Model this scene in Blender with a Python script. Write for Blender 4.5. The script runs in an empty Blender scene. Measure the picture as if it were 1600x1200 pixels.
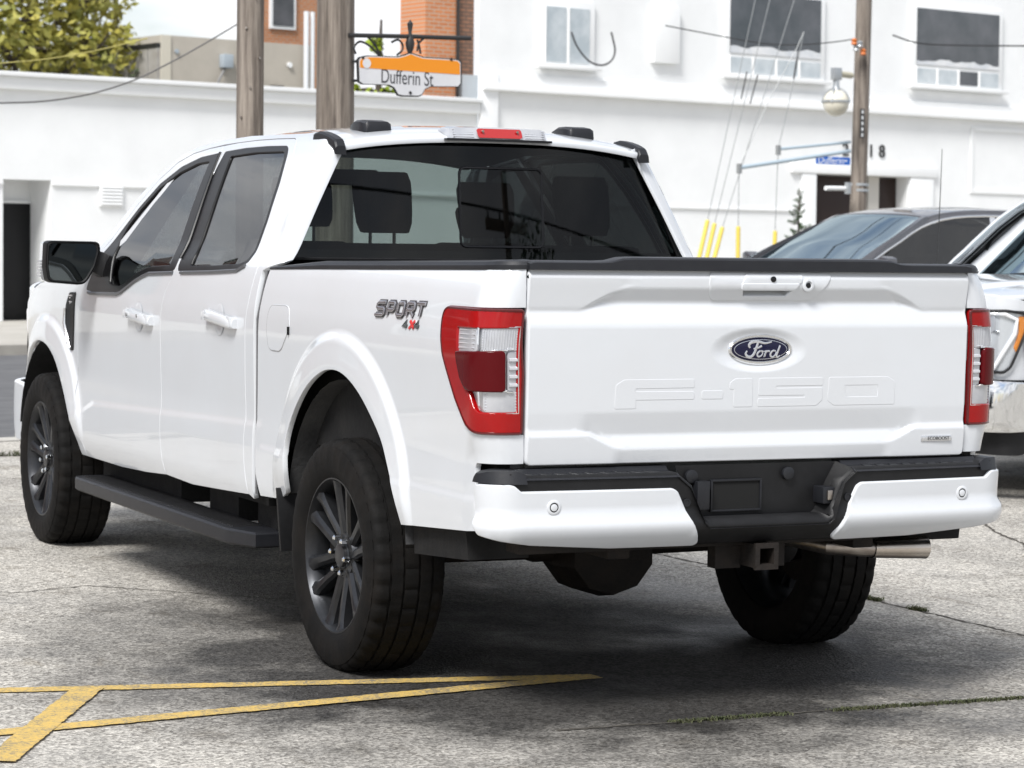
import bpy, bmesh, math, random
import numpy as np
from mathutils import Vector, Matrix, noise
from mathutils.geometry import delaunay_2d_cdt

R = math.radians
scene = bpy.context.scene
COL = scene.collection
random.seed(7)

# ---------------------------------------------------------------- camera
YAW, PITCH, ROLL = 0.451195, -0.064383, 0.017919
CAM = Vector((-4.390126, -8.411617, 1.585232))
def cam_axes():
    cy, sy, cp, sp = math.cos(YAW), math.sin(YAW), math.cos(PITCH), math.sin(PITCH)
    f = Vector((sy * cp, cy * cp, sp)); r = Vector((cy, -sy, 0)); u = r.cross(f)
    cr, sr = math.cos(ROLL), math.sin(ROLL)
    return cr * r + sr * u, -sr * r + cr * u, f
cr_, cu_, cf_ = cam_axes()
cam_data = bpy.data.cameras.new('camera')
cam = bpy.data.objects.new('camera', cam_data); COL.objects.link(cam)
cam.matrix_world = Matrix(((cr_.x, cu_.x, -cf_.x, CAM.x), (cr_.y, cu_.y, -cf_.y, CAM.y), (cr_.z, cu_.z, -cf_.z, CAM.z), (0, 0, 0, 1)))
cam_data.sensor_fit = 'HORIZONTAL'; cam_data.sensor_width = 36.0
cam_data.lens = 4109.87 * 36 / 1600
cam_data.clip_end = 2000
cam_data.dof.use_dof = True; cam_data.dof.focus_distance = 8.9; cam_data.dof.aperture_fstop = 8.0
scene.camera = cam

# ---------------------------------------------------------------- world, sun, exposure
SUN_EL, SUN_AZ = R(50), R(231)          # azimuth of the sun, clockwise from +Y
sun_dir = Vector((math.cos(SUN_EL) * math.sin(SUN_AZ), math.cos(SUN_EL) * math.cos(SUN_AZ), math.sin(SUN_EL)))
world = bpy.data.worlds.new('World'); scene.world = world
world.use_nodes = True
wn, wl = world.node_tree.nodes, world.node_tree.links
wn.clear()
w_out = wn.new('ShaderNodeOutputWorld'); w_bg = wn.new('ShaderNodeBackground')
w_sky = wn.new('ShaderNodeTexSky'); w_sky.sky_type = 'NISHITA'; w_sky.sun_disc = False
w_sky.sun_elevation = SUN_EL; w_sky.sun_rotation = SUN_AZ; w_sky.air_density = 1.0; w_sky.dust_density = 1.5
w_tc = wn.new('ShaderNodeTexCoord'); w_map = wn.new('ShaderNodeMapping'); w_map.inputs['Scale'].default_value = (1.0, 1.0, 3.0)
w_noise = wn.new('ShaderNodeTexNoise'); w_noise.inputs['Scale'].default_value = 2.6; w_noise.inputs['Detail'].default_value = 7; w_noise.inputs['Roughness'].default_value = .58
w_ramp = wn.new('ShaderNodeValToRGB')
w_ramp.color_ramp.elements[0].position = .34; w_ramp.color_ramp.elements[0].color = (.0, .0, .0, 1)
w_ramp.color_ramp.elements[1].position = .54; w_ramp.color_ramp.elements[1].color = (1, 1, 1, 1)
w_noise2 = wn.new('ShaderNodeTexNoise'); w_noise2.inputs['Scale'].default_value = 4.2; w_noise2.inputs['Detail'].default_value = 6
w_ramp2 = wn.new('ShaderNodeValToRGB')
w_ramp2.color_ramp.elements[0].position = .35; w_ramp2.color_ramp.elements[0].color = (4.0, 4.3, 4.9, 1)
w_ramp2.color_ramp.elements[1].position = .68; w_ramp2.color_ramp.elements[1].color = (9.8, 9.8, 9.9, 1)
w_mix = wn.new('ShaderNodeMix'); w_mix.data_type = 'RGBA'
wl.new(w_tc.outputs['Generated'], w_map.inputs['Vector']); wl.new(w_map.outputs[0], w_noise.inputs['Vector']); wl.new(w_map.outputs[0], w_noise2.inputs['Vector'])
wl.new(w_noise.outputs['Fac'], w_ramp.inputs['Fac']); wl.new(w_noise2.outputs['Fac'], w_ramp2.inputs['Fac'])
wl.new(w_ramp.outputs[0], w_mix.inputs['Factor']); wl.new(w_sky.outputs[0], w_mix.inputs['A']); wl.new(w_ramp2.outputs[0], w_mix.inputs['B'])
wl.new(w_mix.outputs['Result'], w_bg.inputs['Color']); w_bg.inputs['Strength'].default_value = .075
wl.new(w_bg.outputs[0], w_out.inputs['Surface'])
sun_data = bpy.data.lights.new('sun', 'SUN'); sun_data.energy = 2.3; sun_data.angle = R(18); sun_data.color = (1, .985, .965)
sun = bpy.data.objects.new('sun', sun_data); COL.objects.link(sun)
sun.rotation_mode = 'QUATERNION'; sun.rotation_quaternion = (-sun_dir).to_track_quat('-Z', 'Y')
scene.view_settings.view_transform = 'Standard'; scene.view_settings.look = 'None'
scene.view_settings.exposure = 0.92; scene.view_settings.gamma = 1.0; scene.view_settings.use_curve_mapping = False
scene.cycles.max_bounces = 12; scene.cycles.transparent_max_bounces = 16

# ---------------------------------------------------------------- street frame: u along the far facades, q away, w up
S_MAT = Matrix(((9.76164698e-01, -2.17030138e-01, 6.34387189e-04, CAM.x), (2.16977082e-01, 9.75982915e-01, 1.94498298e-02, CAM.y),
                (-4.84035030e-03, -1.88485897e-02, 9.99810633e-01, CAM.z), (0, 0, 0, 1)))
def SW(u, q, w): return S_MAT @ Vector((u, q, w))

# ---------------------------------------------------------------- materials
MATS = {}
def mat(name, col, rough=.5, metal=0.0, coat=0.0, coat_rough=.03, spec=.5, var=None, vscale=8.0, vcol=None, bump=0.0, bscale=60.0, vdetail=5, emit=None, stretch=None, coord='Object', vlo=.35, vhi=.7, bdist=.01):
    if name in MATS: return MATS[name]
    m = bpy.data.materials.new(name); m.use_nodes = True
    nt = m.node_tree; b = nt.nodes['Principled BSDF']
    b.inputs['Base Color'].default_value = (*col, 1); b.inputs['Roughness'].default_value = rough
    b.inputs['Metallic'].default_value = metal; b.inputs['Specular IOR Level'].default_value = spec
    b.inputs['Coat Weight'].default_value = coat; b.inputs['Coat Roughness'].default_value = coat_rough
    if vcol is not None or bump:
        tc = nt.nodes.new('ShaderNodeTexCoord'); mp = nt.nodes.new('ShaderNodeMapping')
        if stretch: mp.inputs['Scale'].default_value = stretch
        nt.links.new(tc.outputs[coord], mp.inputs['Vector'])
    if vcol is not None:
        n = nt.nodes.new('ShaderNodeTexNoise'); n.inputs['Scale'].default_value = vscale; n.inputs['Detail'].default_value = vdetail; n.inputs['Roughness'].default_value = .6
        rp = nt.nodes.new('ShaderNodeValToRGB')
        rp.color_ramp.elements[0].position = vlo; rp.color_ramp.elements[0].color = (*col, 1)
        rp.color_ramp.elements[1].position = vhi; rp.color_ramp.elements[1].color = (*vcol, 1)
        nt.links.new(mp.outputs[0], n.inputs['Vector']); nt.links.new(n.outputs['Fac'], rp.inputs['Fac']); nt.links.new(rp.outputs[0], b.inputs['Base Color'])
    if bump:
        n = nt.nodes.new('ShaderNodeTexNoise'); n.inputs['Scale'].default_value = bscale; n.inputs['Detail'].default_value = 4
        bp = nt.nodes.new('ShaderNodeBump'); bp.inputs['Strength'].default_value = bump; bp.inputs['Distance'].default_value = bdist
        nt.links.new(mp.outputs[0], n.inputs['Vector']); nt.links.new(n.outputs['Fac'], bp.inputs['Height']); nt.links.new(bp.outputs[0], b.inputs['Normal'])
    if emit:
        b.inputs['Emission Color'].default_value = (*emit[0], 1); b.inputs['Emission Strength'].default_value = emit[1]
    MATS[name] = m
    return m
def glass_mat(name, tint, rough=0.0, ior=1.5, refl=(1, 1, 1)):
    """thin tinted pane: fresnel reflection over coloured transmission"""
    m = bpy.data.materials.new(name); m.use_nodes = True
    nt = m.node_tree; nt.nodes.clear()
    o = nt.nodes.new('ShaderNodeOutputMaterial'); tr = nt.nodes.new('ShaderNodeBsdfTransparent'); tr.inputs['Color'].default_value = (*tint, 1)
    gl = nt.nodes.new('ShaderNodeBsdfGlossy'); gl.inputs['Roughness'].default_value = rough; gl.inputs['Color'].default_value = (*refl, 1)
    fr = nt.nodes.new('ShaderNodeFresnel'); fr.inputs['IOR'].default_value = ior
    ge = nt.nodes.new('ShaderNodeNewGeometry'); iv = nt.nodes.new('ShaderNodeMapRange')      # same pane seen from inside
    iv.inputs['To Min'].default_value = ior; iv.inputs['To Max'].default_value = 1 / ior
    nt.links.new(ge.outputs['Backfacing'], iv.inputs['Value']); nt.links.new(iv.outputs[0], fr.inputs['IOR'])
    mx = nt.nodes.new('ShaderNodeMixShader')
    nt.links.new(fr.outputs[0], mx.inputs[0]); nt.links.new(tr.outputs[0], mx.inputs[1]); nt.links.new(gl.outputs[0], mx.inputs[2]); nt.links.new(mx.outputs[0], o.inputs['Surface'])
    return m

WHITE = mat('white_paint', (.62, .64, .665), .28, coat=1.0, coat_rough=.015, vcol=(.605, .62, .64), vscale=3, bump=.012, bscale=260)
BLACKP = mat('black_plastic', (.0055, .0055, .006), .48, spec=.32, bump=.12, bscale=700, vcol=(.010, .010, .011), vscale=14)
CAPP = mat('charcoal_plastic', (.011, .0115, .0145), .42, spec=.38, bump=.10, bscale=800, vcol=(.015, .016, .019), vscale=20)
GLOSSB = mat('gloss_black', (.006, .006, .007), .12, spec=.35)
SURB = mat('window_trim_black', (.006, .006, .0065), .30, spec=.22)
RUBBER = mat('tyre_rubber', (.0048, .0045, .0043), .75, spec=.18, bump=.15, bscale=180, vcol=(.011, .0092, .0078), vscale=9, vlo=.45, vhi=.75)
WHEELM = mat('grey_wheel_metal', (.036, .038, .042), .33, metal=.75, vcol=(.050, .051, .055), vscale=30)
CHROME = mat('chrome', (.82, .83, .84), .07, metal=1.0)
STEEL = mat('exhaust_steel', (.48, .44, .40), .32, metal=1.0, vcol=(.30, .26, .23), vscale=12, stretch=(1, 4, 4))
RUST = mat('underbody_metal', (.010, .009, .0085), .7, spec=.25, vcol=(.022, .017, .014), vscale=10, bump=.3, bscale=60)
DARKM = mat('dark_lining', (.010, .010, .0105), .8, spec=.25, vcol=(.019, .0185, .018), vscale=7, bump=.2, bscale=40)
LINER = mat('wheel_liner_grey', (.045, .045, .047), .7, spec=.3, vcol=(.08, .08, .08), vscale=6, bump=.2, bscale=50)
CLOTH = mat('seat_fabric', (.006, .006, .0075), .9, spec=.1, vcol=(.010, .010, .012), vscale=60, bump=.3, bscale=300)
REDL = mat('red_lamp_plastic', (.31, .0025, .003), .14, coat=.30, coat_rough=.01, spec=.25, vcol=(.24, .002, .003), vscale=6)
REDD = mat('dark_red_lamp_plastic', (.080, .0010, .003), .15, coat=.12, coat_rough=.01, spec=.15)
AMBER = mat('amber_lamp_plastic', (.80, .25, .01), .12, coat=1.0)
CLEARL = mat('clear_lamp_plastic', (.42, .43, .46), .2, metal=.3, coat=1.0, vcol=(.55, .56, .58), vscale=9)
NAVY = mat('navy_enamel', (.003, .004, .028), .2, coat=.25, spec=.3)
SILVER = mat('silver_trim', (.70, .71, .73), .22, metal=.9)
MIRR = mat('mirror_glass', (.10, .11, .11), .02, metal=1.0)
GLASS_REAR = glass_mat('privacy_glass', (.23, .265, .26), ior=1.36)
GLASS_SIDE = glass_mat('tinted_side_glass', (.05, .053, .053), ior=1.65)
GLASS_FRONT = glass_mat('windshield_glass', (.86, .94, .91))
GLASS_CLEAR = glass_mat('clear_lens', (.92, .93, .94))
GLASS_BLUE = glass_mat('sky_lit_windshield', (.45, .52, .55), ior=11, refl=(.80, .95, 1.0))

# ---------------------------------------------------------------- object helpers
def thing(name, label, cat, loc=(0, 0, 0), group=None):
    o = bpy.data.objects.new(name, None); COL.objects.link(o); o.location = loc; o.empty_display_size = .2
    o['label'] = label; o['category'] = cat
    if group: o['group'] = group
    return o
def tag(o, label, cat, group=None):
    o['label'] = label; o['category'] = cat
    if group: o['group'] = group
    return o
def struct(o): o['kind'] = 'structure'; return o
def stuff(o): o['kind'] = 'stuff'; return o
def link_mesh(name, me, m, parent=None, label=None, matrix=None):
    if m is not None: me.materials.append(m)
    o = bpy.data.objects.new(name, me); COL.objects.link(o)
    if parent is not None: o.parent = parent
    if matrix is not None: o.matrix_local = matrix
    if label: o['label'] = label
    return o
def share(o, name, parent, matrix=None, m=None):
    c = o.copy(); c.name = name; COL.objects.link(c); c.parent = parent
    if matrix is not None: c.matrix_local = matrix
    return c
class MB:
    def __init__(s): s.v = []; s.f = []
    def add(s, vs, fs):
        n = len(s.v); s.v += [tuple(a) for a in vs]; s.f += [tuple(i + n for i in f) for f in fs]; return s
    def box(s, x0, x1, y0, y1, z0, z1):
        v = [(x, y, z) for z in (z0, z1) for y in (y0, y1) for x in (x0, x1)]
        return s.add(v, [(0, 2, 3, 1), (4, 5, 7, 6), (0, 1, 5, 4), (2, 6, 7, 3), (0, 4, 6, 2), (1, 3, 7, 5)])
    def hexa(s, v):               # eight corners: bottom ring then top ring, counter-clockwise from above
        return s.add(v, [(3, 2, 1, 0), (4, 5, 6, 7), (0, 1, 5, 4), (1, 2, 6, 5), (2, 3, 7, 6), (3, 0, 4, 7)])
    def prism(s, a, b):           # two matching loops
        n = len(a)
        return s.add(list(a) + list(b), [tuple(range(n - 1, -1, -1)), tuple(range(n, 2 * n))] + [(i, (i + 1) % n, n + (i + 1) % n, n + i) for i in range(n)])
    def loft(s, loops, closed=True, caps=True):
        n = len(loops[0]); base = len(s.v)
        for l in loops: s.v += [tuple(p) for p in l]
        for k in range(len(loops) - 1):
            for i in range(n if closed else n - 1):
                j = (i + 1) % n; a = base + k * n
                s.f.append((a + i, a + j, a + n + j, a + n + i))
        if caps and closed:
            s.f.append(tuple(base + i for i in range(n - 1, -1, -1))); e = base + (len(loops) - 1) * n
            s.f.append(tuple(e + i for i in range(n)))
        return s
    def tube(s, pts, r, n=8, caps=True):
        pts = [Vector(p) for p in pts]; loops = []; prev = None
        for i, p in enumerate(pts):
            t = (pts[min(i + 1, len(pts) - 1)] - pts[max(i - 1, 0)]).normalized()
            a = prev if prev is not None else (Vector((0, 0, 1)) if abs(t.z) < .9 else Vector((1, 0, 0)))
            a = (a - t * a.dot(t)).normalized(); b = t.cross(a); prev = a
            rr = r[i] if isinstance(r, (list, tuple)) else r
            loops.append([p + rr * (math.cos(2 * math.pi * k / n) * a + math.sin(2 * math.pi * k / n) * b) for k in range(n)])
        return s.loft(loops, True, caps)
    def lathe(s, prof, n=32, o=(0, 0, 0), ax=(1, 0, 0), closed=False):    # prof: (along axis, radius)
        ax = Vector(ax).normalized(); a = Vector((0, 0, 1)) if abs(ax.z) < .9 else Vector((0, 1, 0)); b = ax.cross(a); o = Vector(o)
        base = len(s.v); m = len(prof)
        for k in range(n):
            c, si = math.cos(2 * math.pi * k / n), math.sin(2 * math.pi * k / n)
            for t, r in prof: s.v.append(tuple(o + ax * t + r * (c * a + si * b)))
        for k in range(n):
            for i in range(m if closed else m - 1):
                j = (i + 1) % m; k2 = (k + 1) % n
                s.f.append((base + k * m + i, base + k * m + j, base + k2 * m + j, base + k2 * m + i))
        return s
    def mesh(s, name, smooth=40, bevel=0, segs=2, fix=True):
        me = bpy.data.meshes.new(name); me.from_pydata(s.v, [], s.f)
        bm = bmesh.new(); bm.from_mesh(me)
        if fix: bmesh.ops.recalc_face_normals(bm, faces=bm.faces)
        if bevel:
            es = [e for e in bm.edges if len(e.link_faces) == 2 and e.calc_face_angle(0) > R(28)]
            bmesh.ops.bevel(bm, geom=es, offset=bevel, segments=segs, affect='EDGES', profile=.6, clamp_overlap=True)
        bm.to_mesh(me); bm.free()
        if smooth:
            me.polygons.foreach_set('use_smooth', [True] * len(me.polygons)); me.set_sharp_from_angle(angle=R(smooth))
        return me
    def build(s, name, m, parent=None, smooth=40, bevel=0, segs=2, label=None, matrix=None, fix=True):
        return link_mesh(name, s.mesh(name, smooth, bevel, segs, fix), m, parent, label, matrix)
def mirror_mesh(o, name, parent, m=None, label=None):
    """a left-hand part turned into the right-hand one (mesh mirrored in x)"""
    src = o.data; me = bpy.data.meshes.new(name)
    me.from_pydata([(-v.co.x, v.co.y, v.co.z) for v in src.vertices], [], [tuple(reversed(p.vertices)) for p in src.polygons])
    for mm in src.materials: me.materials.append(mm)
    me.polygons.foreach_set('use_smooth', [p.use_smooth for p in src.polygons])
    if src.has_custom_normals:
        vn = [Vector()] * len(src.vertices)
        for lp_, cn in zip(src.loops, src.corner_normals): vn[lp_.vertex_index] = cn.vector
        me.normals_split_custom_set_from_vertices([(-v.x, v.y, v.z) for v in vn])
    else: me.set_sharp_from_angle(angle=R(40))
    c = bpy.data.objects.new(name, me); COL.objects.link(c); c.parent = parent
    if label: c['label'] = label
    return c
def resample(pts, step):
    out = []
    n = len(pts)
    for i in range(n):
        a, b = pts[i], pts[(i + 1) % n]; d = math.hypot(b[0] - a[0], b[1] - a[1]); k = max(1, int(math.ceil(d / step)))
        for j in range(k): out.append((a[0] + (b[0] - a[0]) * j / k, a[1] + (b[1] - a[1]) * j / k))
    return out
def rounded(pts, r, n=4, only=None):
    """round the corners of a polygon"""
    out = []; m = len(pts)
    for i in range(m):
        p, a, b = Vector(pts[i]), Vector(pts[i - 1]), Vector(pts[(i + 1) % m])
        if only is not None and i not in only: out.append(tuple(p)); continue
        da, db = (a - p), (b - p); rr = min(r, da.length * .45, db.length * .45)
        if rr < 1e-5: out.append(tuple(p)); continue
        s, e = p + da.normalized() * rr, p + db.normalized() * rr
        for k in range(n + 1):
            t = k / n; out.append(tuple((1 - t) ** 2 * s + 2 * t * (1 - t) * p + t * t * e))
    return out
def smooth_closed(pts, n=4):
    out = []; m = len(pts)
    for i in range(m):
        p0, p1, p2, p3 = (Vector(pts[(i + k) % m]) for k in (-1, 0, 1, 2))
        for k in range(n):
            t = k / n
            out.append(tuple(.5 * ((2 * p1) + (p2 - p0) * t + (2 * p0 - 5 * p1 + 4 * p2 - p3) * t * t + (3 * p1 - p0 - 3 * p2 + p3) * t ** 3)))
    return out
def smooth_open(pts, n=4):
    out = []; m = len(pts)
    for i in range(m - 1):
        p0, p1, p2, p3 = (Vector(pts[max(0, min(m - 1, i + k))]) for k in (-1, 0, 1, 2))
        for k in range(n):
            t = k / n
            out.append(tuple(.5 * ((2 * p1) + (p2 - p0) * t + (2 * p0 - 5 * p1 + 4 * p2 - p3) * t * t + (3 * p1 - p0 - 3 * p2 + p3) * t ** 3)))
    out.append(tuple(pts[-1])); return out
def inside(px, py, poly):
    x0, y0 = poly[:, 0], poly[:, 1]; x1, y1 = np.roll(x0, -1), np.roll(y0, -1)
    c = np.zeros(px.shape, bool)
    for a, b, d, e in zip(x0, y0, x1, y1):
        if b == e: continue
        k = ((b > py) != (e > py)) & (px < (d - a) * (py - b) / (e - b) + a); c ^= k
    return c
def seg_dist(px, py, poly):
    best = np.full(px.shape, 9e9); x0, y0 = poly[:, 0], poly[:, 1]; x1, y1 = np.roll(x0, -1), np.roll(y0, -1)
    for a, b, d, e in zip(x0, y0, x1, y1):
        l2 = (d - a) ** 2 + (e - b) ** 2
        t = np.clip(((px - a) * (d - a) + (py - b) * (e - b)) / max(l2, 1e-12), 0, 1)
        best = np.minimum(best, np.hypot(px - a - t * (d - a), py - b - t * (e - b)))
    return best
def panel_mesh(name, outline, fn, holes=(), step=.04, rnd=.004, flange=.018, hint=None, off=0.0, rows=None, cols=None, flip=False, feat=()):
    """a sheet-metal panel: outline in surface coordinates, rounded rim folded inwards"""
    loops = [resample(outline, step * .8)] + [resample(h, step * .8) for h in holes]
    arrs = [np.array(l) for l in loops]
    lo, hi = arrs[0].min(0), arrs[0].max(0)
    us = np.arange(lo[0] + step / 2, hi[0], step) if cols is None else np.array(cols)
    vs = np.arange(lo[1] + step / 2, hi[1], step) if rows is None else np.array(rows)
    gx, gy = np.meshgrid(us, vs); gx, gy = gx.ravel(), gy.ravel()
    ok = inside(gx, gy, arrs[0])
    for h in arrs[1:]: ok &= ~inside(gx, gy, h)
    d = np.min([seg_dist(gx, gy, a) for a in arrs], 0)
    mg = step * .4 if rows is None else min(step * .4, .004)
    ok &= d > mg
    if len(feat):                                  # extra points along creases and flares
        fp = np.array(feat); okf = inside(fp[:, 0], fp[:, 1], arrs[0])
        for h in arrs[1:]: okf &= ~inside(fp[:, 0], fp[:, 1], h)
        okf &= np.min([seg_dist(fp[:, 0], fp[:, 1], a) for a in arrs], 0) > .003
        fp = fp[okf]
        if len(fp):
            for q in fp: ok &= np.hypot(gx - q[0], gy - q[1]) > step * .35
            gx, gy = np.concatenate([gx, fp[:, 0]]), np.concatenate([gy, fp[:, 1]]); ok = np.concatenate([ok, np.ones(len(fp), bool)])
    pts = [p for l in loops for p in l]; edges = []; b0 = 0
    for l in loops:
        edges += [(b0 + i, b0 + (i + 1) % len(l)) for i in range(len(l))]; b0 += len(l)
    nb = len(pts)
    pts = pts + list(zip(gx[ok].tolist(), gy[ok].tolist()))
    V, E, F, ov, oe, of = delaunay_2d_cdt([Vector(p) for p in pts], edges, [], 0, 1e-7)
    c = np.array([[(V[f[0]].x + V[f[1]].x + V[f[2]].x) / 3, (V[f[0]].y + V[f[1]].y + V[f[2]].y) / 3] for f in F])
    keep = inside(c[:, 0], c[:, 1], arrs[0])
    for h in arrs[1:]: keep &= ~inside(c[:, 0], c[:, 1], h)
    def nrm(u, v):
        e = 1e-4
        a = Vector(fn(u + e, v)) - Vector(fn(u - e, v)); b = Vector(fn(u, v + e)) - Vector(fn(u, v - e))
        n = a.cross(b)
        return -n.normalized() if flip else n.normalized()
    vs3 = []; ns = []
    for p in V:
        n = nrm(p.x, p.y); vs3.append(Vector(fn(p.x, p.y)) + n * off); ns.append(n)
    faces = [tuple(f) for f, k in zip(F, keep) if k]
    # map boundary loops to output vertices
    omap = {}
    for i, src in enumerate(ov):
        for sidx in src: omap[sidx] = i
    b0 = 0
    for li, l in enumerate(loops):
        n = len(l); ids = [omap[b0 + i] for i in range(n)]; b0 += n
        area = sum(l[i][0] * l[(i + 1) % n][1] - l[(i + 1) % n][0] * l[i][1] for i in range(n))
        sg = (1 if area > 0 else -1) * (-1 if li else 1)
        outs = []
        for i in range(n):
            t1, t2 = Vector(l[i]) - Vector(l[i - 1]), Vector(l[(i + 1) % n]) - Vector(l[i])
            t = (t1.normalized() if t1.length > 1e-9 else t1) + (t2.normalized() if t2.length > 1e-9 else t2)
            t = t.normalized() if t.length > 1e-6 else Vector((1, 0))
            outs.append(Vector((t.y, -t.x)) * sg)
        rings = [ids]
        for o_, dn, k in ((.55 * rnd, .25 * rnd, .7), (rnd, rnd, 1.5), (rnd, rnd + flange, 9)):
            ring = []
            for i in range(n):
                p = Vector(l[i]); q = p + outs[i] * o_; nn = ns[ids[i]]
                o3 = (Vector(fn(*(p + outs[i] * 1e-3))) - Vector(fn(*p))).normalized()
                ring.append(len(vs3)); vs3.append(Vector(fn(q.x, q.y)) + nn * (off - dn)); ns.append((nn + o3 * k).normalized())
            rings.append(ring)
        if rnd == 0 and flange == 0: rings = []
        for r0, r1 in zip(rings, rings[1:]):
            for i in range(n):
                j = (i + 1) % n; faces.append((r0[i], r1[i], r1[j], r0[j]))
    # outward side
    big = max(range(len(faces)), key=lambda i: (vs3[faces[i][1]] - vs3[faces[i][0]]).cross(vs3[faces[i][2]] - vs3[faces[i][0]]).length if len(faces[i]) == 3 else 0)
    if hint is not None:
        hv = Vector(hint((vs3[faces[big][0]] + vs3[faces[big][1]] + vs3[faces[big][2]]) / 3) if callable(hint) else hint)
        if ns[faces[big][0]].dot(hv) < 0:
            # the surface is parametrised the other way round: rebuild with flipped normals
            return panel_mesh(name, outline, fn, holes, step, rnd, flange, hint, off, rows, cols, not flip, feat)
    used = sorted({i for f in faces for i in f}); rm = {o: i for i, o in enumerate(used)}
    vs3 = [vs3[i] for i in used]; ns = [ns[i] for i in used]; out = []
    for f in faces:
        f = tuple(rm[i] for i in f)
        c = (vs3[f[1]] - vs3[f[0]]).cross(vs3[f[2]] - vs3[f[0]])
        if len(f) == 4: c = c + (vs3[f[2]] - vs3[f[0]]).cross(vs3[f[3]] - vs3[f[0]])
        out.append(f if c.dot(sum((ns[i] for i in f), Vector())) >= 0 else f[::-1])
    me = bpy.data.meshes.new(name)
    me.from_pydata([tuple(v) for v in vs3], [], out)
    me.polygons.foreach_set('use_smooth', [True] * len(me.polygons))
    me.normals_split_custom_set_from_vertices([tuple(v) for v in ns])
    return me
def panel(name, m, parent, *a, label=None, **k):
    return link_mesh(name, panel_mesh(name, *a, **k), m, parent, label)
LEFT = (-1, 0, 0); REAR = (0, -1, 0)
def ribbon(mb, pts, w, surf, out, h=.003, base=0.0):
    """raised stroke along a 2-D polyline mapped on to a surface"""
    n = len(pts); L = []; Rr = []
    for i in range(n):
        a, b = Vector(pts[max(i - 1, 0)]), Vector(pts[min(i + 1, n - 1)])
        t = (b - a).normalized() if (b - a).length > 1e-9 else Vector((1, 0)); nn = Vector((-t.y, t.x)); ww = w[i] if isinstance(w, (list, tuple)) else w
        p = Vector(pts[i]); L.append(p + nn * ww / 2); Rr.append(p - nn * ww / 2)
    out = Vector(out); loops = []
    for l, r in zip(L, Rr):
        A, B = Vector(surf(l.x, l.y)), Vector(surf(r.x, r.y))
        loops.append([A + out * base, A + out * (base + h * .7), A + (B - A) * .25 + out * (base + h), A + (B - A) * .75 + out * (base + h), B + out * (base + h * .7), B + out * base])
    return mb.loft(loops, True, True)
def text_mesh(name, body, size, extrude=.002, width=1.0):
    cu = bpy.data.curves.new(name, 'FONT'); cu.body = body; cu.size = size; cu.extrude = extrude; cu.align_x = 'CENTER'; cu.align_y = 'CENTER'
    o = bpy.data.objects.new(name, cu); COL.objects.link(o)
    bpy.context.view_layer.update()
    dg = bpy.context.evaluated_depsgraph_get(); me = bpy.data.meshes.new_from_object(o.evaluated_get(dg))
    bpy.data.objects.remove(o); bpy.data.curves.remove(cu)
    me.name = name
    xs = [v.co.x for v in me.vertices]; ys = [v.co.y for v in me.vertices]; cx, cyy = (min(xs) + max(xs)) / 2, (min(ys) + max(ys)) / 2
    for v in me.vertices: v.co.x = (v.co.x - cx) * width; v.co.y -= cyy
    return me

# ---------------------------------------------------------------- truck body surfaces (metres, y forward, x right)
def lerp_tab(t, v):
    if v <= t[0][0]: return t[0][1]
    for (a, b), (c, d) in zip(t, t[1:]):
        if v <= c: return b + (d - b) * (v - a) / (c - a)
    return t[-1][1]
def sstep(a, b, v):
    if a == b: return 1.0 if v >= a else 0.0
    t = max(0.0, min(1.0, (v - a) / (b - a)))
    return t * t * (3 - 2 * t)
def smooth_tab(t, v, w):
    return (lerp_tab(t, v - w) + 2 * lerp_tab(t, v - w * .5) + 2 * lerp_tab(t, v) + 2 * lerp_tab(t, v + w * .5) + lerp_tab(t, v + w)) / 8
HALF = [(.36, .905), (.42, .932), (.47, .952), (.54, .963), (.70, .966), (.82, .962), (1.0, .967), (1.14, .970), (1.21, .968),
        (1.29, .955), (1.36, .938), (1.40, .917), (1.43, .895), (1.50, .862), (1.60, .815), (1.70, .765), (1.80, .712), (1.85, .683), (1.89, .645), (1.95, .57)]
def flare(y, z, cy, cz, rx, rz):
    e = math.sqrt(((y - cy) / rx) ** 2 + (max(z - cz, 0) / rz) ** 2)
    k = 1 - sstep(1.16, 1.25, e)
    return (.019 * k + .008 * (1 - sstep(1.0, 1.2, e))) * sstep(.5, .66, z + 0 * y)
def half(y, z, bed=False):
    h = smooth_tab(HALF, z, .025)
    if y > 3.6: h -= .15 * ((y - 3.6) / .95) ** 2.2 + max(0, z - 1.10) * .25 * sstep(3.5, 4.3, y)
    zc = .722 + (2.943 - y) * .0355 if y < 2.943 else max(.60, .722 - (y - 2.943) * .28)
    if y < .8: zc = .715
    h += .0042 * (1 - sstep(zc - .026, zc + .004, z)) * sstep(.44, .56, z)
    h += flare(y, z, .02, .50, .52, .545) + flare(y, z, 3.69, .46, .49, .50)
    return h
def side(y, z):                       # left body side, cab and fender
    return (-half(y, z), y, z)
def bedside(y, z):                    # left bed side; below y=-1.04 the value runs round the corner on to the rear face
    r = .10
    if y >= -1.04: return (-half(y, z), y, z)
    h = half(-1.04, z) - .02 * (1 - sstep(.80, .93, z))
    h = half(y, z) + (h - half(-1.04, z)) 
    s = -1.04 - y
    if s < r * math.pi / 2:
        a = s / r
        return (-(h - r) - r * math.cos(a), -1.04 - r * math.sin(a), z)
    return (-(h - r) + (s - r * math.pi / 2), -1.04 - r, z)
def cabrear(z): return .785 + .16 * (z - 1.415)
def cabside(y, z):                    # left cab side; wraps round the rear pillar on to the back of the cab
    r = .075; y0 = cabrear(z) + r
    if y >= y0: return (-half(y, z), y, z)
    h = half(y0, z); s = y0 - y
    if s < r * math.pi / 2:
        a = s / r
        return (-(h - r) - r * math.cos(a), y0 - r * math.sin(a), z)
    return (-(h - r) + (s - r * math.pi / 2), y0 - r, z)
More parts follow.
